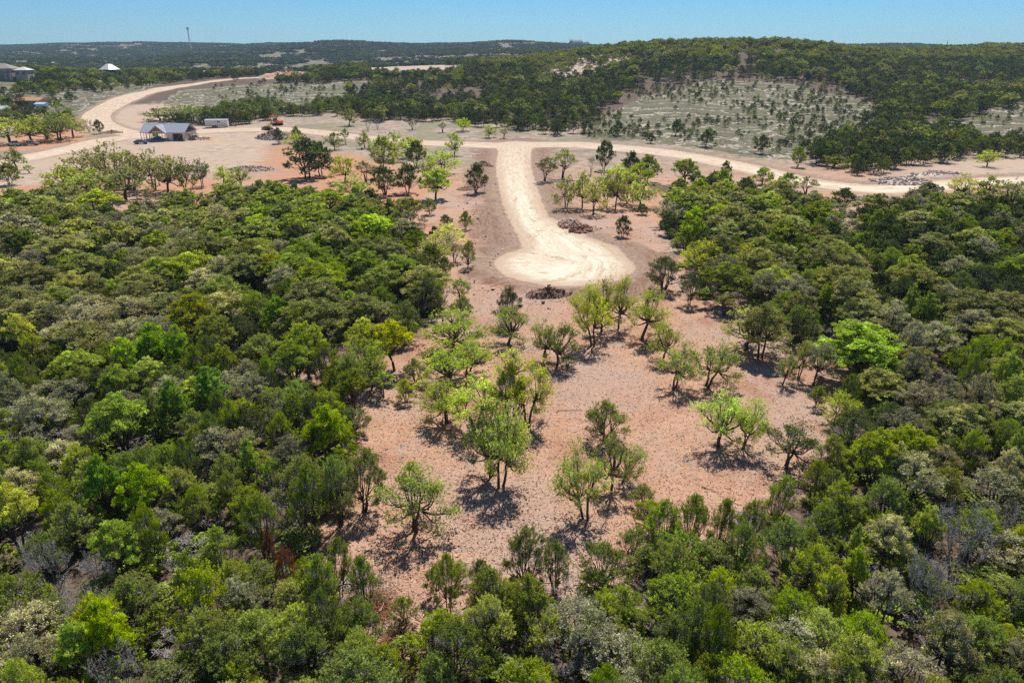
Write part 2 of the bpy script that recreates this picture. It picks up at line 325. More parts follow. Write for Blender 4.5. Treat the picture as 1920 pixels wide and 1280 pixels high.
# ------------------------------------------------------------------ mesh helpers
def mesh_np(name, verts, faces4=None, faces3=None, mats=(), mi4=None, mi3=None, smooth=False, attrs=None):
    me = bpy.data.meshes.new(name); verts = np.asarray(verts, np.float32)
    n4 = 0 if faces4 is None else len(faces4); n3 = 0 if faces3 is None else len(faces3)
    me.vertices.add(len(verts)); me.vertices.foreach_set('co', verts.ravel())
    me.loops.add(n4*4+n3*3); li = []
    if n4: li.append(np.asarray(faces4, np.int32).ravel())
    if n3: li.append(np.asarray(faces3, np.int32).ravel())
    me.loops.foreach_set('vertex_index', np.concatenate(li))
    me.polygons.add(n4+n3)
    st = np.concatenate([np.arange(n4)*4, n4*4+np.arange(n3)*3]).astype(np.int32)
    me.polygons.foreach_set('loop_start', st)
    for m in mats: me.materials.append(m)
    mi = []
    if n4: mi.append(np.zeros(n4, np.int32) if mi4 is None else np.asarray(mi4, np.int32))
    if n3: mi.append(np.zeros(n3, np.int32) if mi3 is None else np.asarray(mi3, np.int32))
    me.polygons.foreach_set('material_index', np.concatenate(mi))
    if attrs:
        for k, (dom, typ, a) in attrs.items():
            at = me.attributes.new(k, typ, dom); at.data.foreach_set('vector' if typ == 'FLOAT_VECTOR' else 'value', np.asarray(a, np.float32).ravel())
    me.update(calc_edges=True); me.validate(clean_customdata=False)
    me.polygons.foreach_set('use_smooth', np.full(n4+n3, smooth))
    return me
def link(name, me, parent=None, loc=None):
    o = bpy.data.objects.new(name, me); col.objects.link(o)
    if parent: o.parent = parent
    if loc is not None: o.location = loc
    return o
def tag(o, label=None, cat=None, group=None, kind=None):
    if label: o['label'] = label
    if cat: o['category'] = cat
    if group: o['group'] = group
    if kind: o['kind'] = kind
    return o
def empty(name, loc, rz=0, label=None, cat=None, group=None):
    o = bpy.data.objects.new(name, None); col.objects.link(o); o.location = loc; o.rotation_euler = (0, 0, rz); o.empty_display_size = .5
    return tag(o, label, cat, group)
class MB:
    def __init__(s): s.v = []; s.q = []; s.t = []; s.n = 0
    def add(s, v, q=(), t=()):
        v = np.asarray(v, float).reshape(-1, 3); s.v.append(v)
        for f in q: s.q.append([i+s.n for i in f])
        for f in t: s.t.append([i+s.n for i in f])
        s.n += len(v); return s
    def box(s, x0, x1, y0, y1, z0, z1):
        v = [(x, y, z) for z in (z0, z1) for y in (y0, y1) for x in (x0, x1)]
        return s.add(v, [(0, 2, 3, 1), (4, 5, 7, 6), (0, 1, 5, 4), (2, 6, 7, 3), (0, 4, 6, 2), (1, 3, 7, 5)])
    def bar(s, a, b, w, h=None):
        a = Vector(a); b = Vector(b); h = h or w; d = (b-a).normalized(); up = Vector((0, 0, 1)) if abs(d.z) < .95 else Vector((1, 0, 0))
        x = d.cross(up).normalized()*w/2; y = d.cross(x).normalized()*h/2
        v = [p+i*x+j*y for p in (a, b) for j in (-1, 1) for i in (-1, 1)]
        return s.add([tuple(p) for p in v], [(0, 2, 3, 1), (4, 5, 7, 6), (0, 1, 5, 4), (2, 6, 7, 3), (0, 4, 6, 2), (1, 3, 7, 5)])
    def tube(s, pts, rad, n=6, cap=True):
        P = [Vector(p) for p in pts]; k = len(P); V = []
        for i, p in enumerate(P):
            d = (P[min(i+1, k-1)]-P[max(i-1, 0)]).normalized(); up = Vector((0, 0, 1)) if abs(d.z) < .9 else Vector((1, 0, 0))
            x = d.cross(up).normalized(); y = d.cross(x); r = rad[i] if hasattr(rad, '__len__') else rad
            V += [tuple(p+(x*cos(2*pi*j/n)+y*sin(2*pi*j/n))*r) for j in range(n)]
        q = [(i*n+j, i*n+(j+1) % n, (i+1)*n+(j+1) % n, (i+1)*n+j) for i in range(k-1) for j in range(n)]
        t = []
        if cap:
            for j in range(1, n-1): t += [(0, j+1, j), ((k-1)*n, (k-1)*n+j, (k-1)*n+j+1)]
        return s.add(V, q, t)
    def prism(s, prof, y0, y1, axis='y'):
        """closed (x,z) outline pushed along y"""
        n = len(prof); V = [(x, y0, z) for x, z in prof]+[(x, y1, z) for x, z in prof]
        if axis == 'x': V = [(y, x, z) for x, y, z in V]
        q = [(i, (i+1) % n, n+(i+1) % n, n+i) for i in range(n)]; t = []
        for j in range(1, n-1): t += [(0, j+1, j), (n, n+j, n+j+1)]
        return s.add(V, q, t)
    def mesh(s, name, mat, smooth=False):
        return mesh_np(name, np.vstack(s.v), np.array(s.q) if s.q else None, np.array(s.t) if s.t else None, [mat], smooth=smooth)
    def build(s, name, mat, parent=None, loc=None, smooth=False): return link(name, s.mesh(name, mat, smooth), parent, loc)

# ------------------------------------------------------------------ ground sheet
def build_ground():
    NX, NY = 560, 640
    t = np.linspace(0, 1, NY); Y = -55+np.exp(np.log(30)+t*(np.log(5200)-np.log(30)))-10
    s = np.linspace(-1.6, 1.6, NX); S, YY = np.meshgrid(s, Y)
    X = S*(YY+105)
    x = X.ravel(); y = YY.ravel(); z = height(x, y)
    rd, lat, al = road_info(x, y)
    near = np.clip((260-y)/60, 0, 1)
    z = z-np.clip(.25-.12*np.maximum(rd, 0), 0, .25)*(rd < 6)*near*.6       # the road bed is cut a little
    z = z+np.where((rd > 0) & (rd < 9), np.exp(-((rd-3.0)/1.8)**2)*.75*near*(fbm(x/3, y/3, 9, 3)+.5), 0)
    P = {}
    fw = None
    def un(polys): 
        d = np.full(x.shape, 1e9)
        for p in polys: d = np.minimum(d, poly_sdf(x, y, wpoly(p)))
        return np.clip(d, -30, 30)
    # woodland floor is judged in the view, then given a soft width in metres
    u, v, c = project(x, y, z)
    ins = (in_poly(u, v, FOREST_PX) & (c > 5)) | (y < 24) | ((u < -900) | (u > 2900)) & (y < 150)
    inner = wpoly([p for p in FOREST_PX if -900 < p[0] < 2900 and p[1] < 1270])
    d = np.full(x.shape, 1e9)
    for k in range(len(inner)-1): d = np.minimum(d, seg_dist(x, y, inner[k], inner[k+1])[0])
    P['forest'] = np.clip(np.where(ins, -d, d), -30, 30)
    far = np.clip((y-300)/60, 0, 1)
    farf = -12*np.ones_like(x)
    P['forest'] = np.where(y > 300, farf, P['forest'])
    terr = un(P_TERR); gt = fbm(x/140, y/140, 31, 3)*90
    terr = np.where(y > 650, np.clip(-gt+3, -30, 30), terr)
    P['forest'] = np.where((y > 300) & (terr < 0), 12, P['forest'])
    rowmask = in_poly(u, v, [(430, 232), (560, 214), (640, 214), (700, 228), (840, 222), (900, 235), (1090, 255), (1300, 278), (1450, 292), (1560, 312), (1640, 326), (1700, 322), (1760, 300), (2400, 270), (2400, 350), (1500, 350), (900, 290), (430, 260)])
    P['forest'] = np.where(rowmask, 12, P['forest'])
    P['terrace'] = terr; P['red'] = un(P_RED); P['site'] = un(P_SITE); P['brown'] = np.minimum(un(P_BROWN[1:]), np.minimum(line_info(x, y, STEM)[0]-6.5, np.hypot(x-PADC[0]-1, y-PADC[1])-PADR-5.5)).clip(-30, 30); P['pale'] = un(P_PALE)
    P['road'] = np.clip(rd, -30, 30); P['far_road'] = np.clip((y-150)/110, 0, 1)*np.clip(((al*0+rd*0)+1), 0, 1)
    lane = np.stack([lat, al, np.zeros_like(al)], 1)
    idx = np.arange(NX*NY).reshape(NY, NX)
    Q = np.stack([idx[:-1, :-1], idx[:-1, 1:], idx[1:, 1:], idx[1:, :-1]], -1).reshape(-1, 4)
    V = np.stack([x, y, z], 1); fr = rd[Q].mean(1) < .4
    for name, sel, lab in (("ground", ~fr, None), ("dirt_road", fr, None)):
        q = Q[sel]; used = np.unique(q); mp = np.full(len(V), -1); mp[used] = np.arange(len(used))
        at = {k: ('POINT', 'FLOAT', a[used]) for k, a in P.items()}; at['lane'] = ('POINT', 'FLOAT_VECTOR', lane[used])
        me = mesh_np(name, V[used], mp[q], mats=[M_GROUND], smooth=True, attrs=at); o = link(name, me); o['kind'] = 'structure'
    # height lookup for standing things
build_ground()
def gz(x, y): return float(height(x, y))

# ------------------------------------------------------------------ tree prototypes
def leaf_quads(C, size, r, up=.3, jit=.35):
    n = len(C); nrm = r.normal(size=(n, 3)); nrm[:, 2] += up*2; nrm /= np.linalg.norm(nrm, axis=1)[:, None]
    a = r.normal(size=(n, 3)); a -= (a*nrm).sum(1)[:, None]*nrm; a /= np.linalg.norm(a, axis=1)[:, None]; b = np.cross(nrm, a)
    sz = size*(1+jit*r.uniform(-1, 1, n))[:, None]; a = a*sz*.62; b = b*sz*.42
    V = np.stack([C-a, C-b*.9+nrm*sz*.08, C+a, C+b*.9+nrm*sz*.08], 1).reshape(-1, 3)
    return V
def tree_parts(seed, kind, lod):
    """returns wood MB and leaf centre list; natural size about 6 m tall, 2.6 m crown radius"""
    r = np.random.default_rng(seed); H = 6.0; R = 2.6; wood = MB(); lobes = []; twl = []
    ns = {0: 7, 1: 5, 2: 3}[lod]
    oak = kind in ('oak', 'thin', 'lime', 'dome')
    if oak:
        nl = {'oak': 26, 'thin': 18, 'lime': 26, 'dome': 22}[kind]; az0 = r.uniform(0, 2*pi)
        for k in range(nl):
            az = az0+k*2.4+r.uniform(-.4, .4); rho = R*(.12+.78*math.sqrt((k+.5)/nl))*r.uniform(.8, 1.15); zz = H*((.90 if kind != 'oak' else .92)-(.58 if kind == 'lime' else .40 if kind != 'oak' else .36)*(rho/R)**1.8-(r.uniform(0, .07) if kind != 'oak' else r.uniform(0, .44)))
            lobes.append((rho*cos(az), rho*sin(az), zz, R*(r.uniform(.14, .24) if kind == 'oak' else r.uniform(.24, .36) if kind == 'lime' else r.uniform(.2, .32))))
        lobes.append((r.uniform(-.3, .3), r.uniform(-.3, .3), H*.9, R*.25))
    elif kind == 'juniper':
        nl = 22; az0 = r.uniform(0, 2*pi)
        for k in range(nl):
            f = (k+.5)/nl; az = az0+k*2.4+r.uniform(-.4, .4); zz = H*(.26+.62*f**.8)+r.uniform(-.4, .4); rho = R*(1.0-.80*f**2.0)*r.uniform(.55, .95)
            lobes.append((rho*cos(az), rho*sin(az), zz, R*r.uniform(.17, .28)))
        lobes.append((0, 0, H*.92, R*.2))
    else:  # bare
        nl = 10; az0 = r.uniform(0, 2*pi)
        for k in range(nl):
            az = az0+k*2.4; rho = R*r.uniform(.35, .85); lobes.append((rho*cos(az), rho*sin(az), H*r.uniform(.55, .92), R*.35))
    nst = int(r.choice([1, 2, 3], p=[.35, .4, .25])) if oak else int(r.integers(2, 5))
    stems = []
    for k in range(nst):
        az = r.uniform(0, 2*pi) if nst == 1 else 2*pi*k/nst+r.uniform(-.5, .5); sp = .12 if nst == 1 else .2
        fork = H*(r.uniform(.26, .42) if oak else r.uniform(.12, .25)); lean = r.uniform(.15, .5)
        b = np.array([cos(az)*sp*(nst > 1), sin(az)*sp*(nst > 1), -.25]); m = b+np.array([cos(az)*lean*.35+r.uniform(-.12, .12), sin(az)*lean*.35+r.uniform(-.12, .12), fork*.55+.25]); t = np.array([cos(az)*lean*1.3, sin(az)*lean*1.3, fork])
        rad = (.17 if nst == 1 else .12)*(1 if oak else .85); stems.append((b, m, t, rad))
        if lod < 2: wood.tube([b, .5*(b+m)+r.uniform(-.04, .04, 3), m, .5*(m+t)+r.uniform(-.06, .06, 3), t], [rad*1.3, rad*1.05, rad, rad*.9, rad*.8], ns)
        else: wood.tube([b, t], [rad*1.2, rad*.8], 3, False)
    leafC = []; tint = []
    dens = {'oak': .8, 'dome': .8, 'thin': .42, 'lime': 1.1, 'juniper': .9, 'bare': 0}[kind]
    if kind == 'oak': lobes = [l_ for l_ in lobes if r.uniform() > .22]
    for (lx, ly, lz, lr) in lobes:
        st = min(stems, key=lambda s_: math.hypot(lx-s_[2][0]*2, ly-s_[2][1]*2)+r.uniform(0, .6)); t = st[2]
        L = np.array([lx, ly, lz-lr*.5]); mid = t*.5+L*.5+np.array([lx*.10+r.uniform(-.2, .2), ly*.10+r.uniform(-.2, .2), -.15+r.uniform(-.25, .2)])
        q1 = .5*(t+mid)+r.uniform(-.12, .12, 3); q2 = .5*(mid+L)+r.uniform(-.12, .12, 3)
        rr = st[3]*.55
        if lod < 2: wood.tube([t-.02, q1, mid, q2, L], [rr*1.15, rr*.95, rr*.75, rr*.5, rr*.3], max(3, ns-2), False)
        elif lod == 2 and r.uniform() < .5: wood.tube([t, mid, L], [rr, rr*.7, rr*.3], 3, False)
        ntg = 6 if lod == 0 else 4; lt = r.uniform(.8, 1.2); k0 = len(tint)
        for k in range(ntg):
            d = r.normal(size=3); d /= np.linalg.norm(d); d[2] = abs(d[2])*.75+(-.15 if oak else -.05)
            T = np.array([lx, ly, lz])+d*lr*np.array([1, 1, .62 if oak else .95])*r.uniform(.55, 1.05)
            if lod < 2:
                e = q2 if k % 2 else L; mm = .5*(e+T)+r.uniform(-.08, .08, 3)
                wood.tube([e, mm, T], [rr*.28+.004, rr*.2+.004, .006], 3, False)
            ntw = {0: {'oak': 9, 'dome': 6, 'thin': 12, 'lime': 3, 'juniper': 12, 'bare': 26}[kind], 1: {'oak': 1, 'dome': 2, 'thin': 6, 'lime': 1, 'juniper': 2, 'bare': 14}[kind], 2: 0}[lod]
            for _ in range(ntw):
                d2 = r.normal(size=3); d2[2] = abs(d2[2])*.8+.1; d2 /= np.linalg.norm(d2); tl = r.uniform(.25, .6)*(1 if lod == 0 else 1.2)
                s0 = T-(T-mid)*r.uniform(0, .45); twl.append((s0, s0+d2*tl))
            if dens:
                # tufts around this twig end
                nt_ = {0: 3, 1: 2, 2: 1}[lod]; per = {0: 38, 1: 18, 2: 5}[lod]; cr = {0: .19, 1: .25, 2: .36}[lod]*(1.15 if oak else 1.0)
                if kind in ('juniper', 'oak'):
                    jn = kind == 'juniper'
                    ax0 = T-np.array([0, 0, H*.45]); ax0 /= np.linalg.norm(ax0)
                    for _ in range({0: 4, 1: 3, 2: 1}[lod]):
                        n_ = {0: 40 if jn else 12, 1: 15 if jn else 6, 2: 6}[lod]; ax = ax0*(.6 if jn else 1.0)+r.normal(size=3)*.38+np.array([0, 0, .55]); ax /= np.linalg.norm(ax); Ls = r.uniform(.28, .5)*(1 if lod == 0 else 1.25)
                        c0 = T+r.normal(size=3)*lr*(.33 if jn else .62)*np.array([1, 1, .8]); f = r.uniform(0, 1, n_); wd_ = {0: .085, 1: .13, 2: .3}[lod]*(1.25-f)*(1 if jn else 1.25)
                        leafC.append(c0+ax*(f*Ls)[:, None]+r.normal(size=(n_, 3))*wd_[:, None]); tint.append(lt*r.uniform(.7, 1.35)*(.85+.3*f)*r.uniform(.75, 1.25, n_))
                    continue
                for _ in range(nt_):
                    c0 = T+r.normal(size=3)*lr*.24*np.array([1, 1, .6]); n_ = int(per*dens*r.uniform(.6, 1.3)) or 1
                    g = r.normal(size=(n_, 3)); g /= np.linalg.norm(g, axis=1)[:, None]; rad_ = cr*r.uniform(.7, 1.25)*(r.uniform(0, 1, n_)**.45)[:, None]
                    p = c0+g*rad_*np.array([1.15, 1.15, .62 if oak else 1.05]); leafC.append(p)
                    tint.append(lt*np.full(n_, r.uniform(.68, 1.32))*r.uniform(.7, 1.3, n_))
    if kind in ('lime', 'dome') or (kind == 'juniper' and lod > 0):     # inner foliage so the crown is not hollow
        n_ = {0: 400 if kind == 'juniper' else 2200, 1: 200 if kind == 'juniper' else 600, 2: 30}[lod]; a = r.uniform(0, 2*pi, n_); z = r.uniform(.22, .85, n_) if kind == 'juniper' else r.uniform(.5, .85, n_)
        rr_ = R*(1-.7*(z-.2))*.72*np.sqrt(r.uniform(0, 1, n_)); leafC.append(np.stack([rr_*np.cos(a), rr_*np.sin(a), z*H], 1)); tint.append(r.uniform(.7, 1.3, n_))
    return wood, (np.vstack(leafC) if leafC else None), (np.concatenate(tint) if tint else None), twl, r
LSZ = {0: .115, 1: .25, 2: .50}
def proto(seed, kind, lod, one=False):
    wood, C, tint, twl, r = tree_parts(seed, kind, lod)
    V = [np.vstack(wood.v)]; q = list(wood.q); t3 = list(wood.t); n = wood.n; mi4 = [0]*len(q); mi3 = [0]*len(t3)
    if twl:
        A = np.array([a for a, b in twl]); B = np.array([b for a, b in twl]); d = B-A
        sd_ = np.cross(d, r.normal(size=d.shape)); sd_ /= np.linalg.norm(sd_, axis=1)[:, None]; wd = (.014 if lod == 0 else .03)
        V.append(np.stack([A-sd_*wd, A+sd_*wd, B], 1).reshape(-1, 3)); tw = (np.arange(len(A)*3).reshape(-1, 3)+n).tolist(); t3 += tw; mi3 += [1]*len(tw); n += len(A)*3
    bark = M_DEAD if kind == 'bare' else M_BARK; mats = [bark, M_DEAD if kind == 'bare' else M_TWIG]
    W = np.vstack(V)
    crown = None
    if C is not None:
        LV = leaf_quads(C, LSZ[lod]*(.62 if kind == 'juniper' and lod == 0 else .85 if kind == 'juniper' else 1.0), r); m_ = len(C); LQ = np.arange(m_*4).reshape(-1, 4)
        if one:
            allv = np.vstack([W, LV]); q4 = q+(LQ+n).tolist(); at = np.concatenate([np.ones(len(q)), tint, np.ones(len(t3))])
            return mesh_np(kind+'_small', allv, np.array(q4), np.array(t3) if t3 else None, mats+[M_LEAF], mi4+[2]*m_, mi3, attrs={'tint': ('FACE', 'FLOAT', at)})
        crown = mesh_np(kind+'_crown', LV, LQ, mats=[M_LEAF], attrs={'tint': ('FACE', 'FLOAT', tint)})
    trunk = mesh_np(kind+'_trunk', W, np.array(q), np.array(t3) if t3 else None, mats, mi4, mi3)
    return trunk if one else (crown, trunk)
def proto_set(kind, lod, seeds): return [proto(s_, kind, lod) for s_ in seeds]
PR = {('oak', 0): proto_set('oak', 0, [1, 2, 3, 4, 5, 6]), ('juniper', 0): proto_set('juniper', 0, [11, 12, 13, 14, 15, 16]), ('dome', 0): proto_set('dome', 0, [51, 52, 53, 54]), ('dome', 1): proto_set('dome', 1, [51, 52, 53, 54]), ('thin', 0): proto_set('thin', 0, [21, 22, 23]), ('lime', 0): proto_set('lime', 0, [31, 32, 33]), ('bare', 0): proto_set('bare', 0, [41, 42]),
      ('oak', 1): proto_set('oak', 1, [1, 2, 3, 4, 5]), ('juniper', 1): proto_set('juniper', 1, [11, 12, 13, 14, 15]), ('thin', 1): proto_set('thin', 1, [21, 22]), ('lime', 1): proto_set('lime', 1, [31, 32])}
H0, R0 = 6.0, 2.75

TREES = []      # dict(kind, x, y, h, r, color, label, near...)
COLR = {'juniper': (.27, .35, .028), 'juniper_yellow': (.38, .44, .03), 'juniper_dark': (.115, .155, .032), 'oak': (.40, .49, .06), 'oak_olive': (.39, .41, .13), 'oak_yellow': (.50, .55, .05), 'oak_bright': (.44, .56, .04),
        'thin': (.46, .44, .24), 'thin_grey': (.40, .40, .25), 'lime': (.43, .58, .015), 'green': (.34, .53, .03), 'oak_dark': (.20, .27, .05), 'bare': (.4, .4, .4)}
def add_tree(kind, x, y, h, r, colr, label=None, group=None, rz=None, lean=(0, 0), hand=False):
    TREES.append(dict(c0=colr, kind=kind, x=x, y=y, z=gz(x, y), h=h, r=r, label=label, group=group, rz=random.uniform(0, 6.283) if rz is None else rz, lean=lean, hand=hand))
def ptree(kind, u, v, top, u0, u1, colr, label=None, group=None):
    x, y, z = pix(u, v); uu, vv, c = project(x, y, z); dp = TH+atan((v-640)/F)
    R = max(.5, (u1-u0)/2*c/F); h = (v-top)*c/F/cos(dp); h = max(1.2, h-R*(.1 if kind == 'lime' else .45)*math.tan(dp)); R *= 1.16 if kind in ('oak', 'thin', 'bare') else 1.05   # crown depth adds a little to the apparent top
    off = ((u0+u1)/2-u)*c/F
    add_tree(kind, x, y, h, R, colr, label, group, lean=(max(-.35, min(.35, off/max(h, 1)*.8)), 0), hand=True)
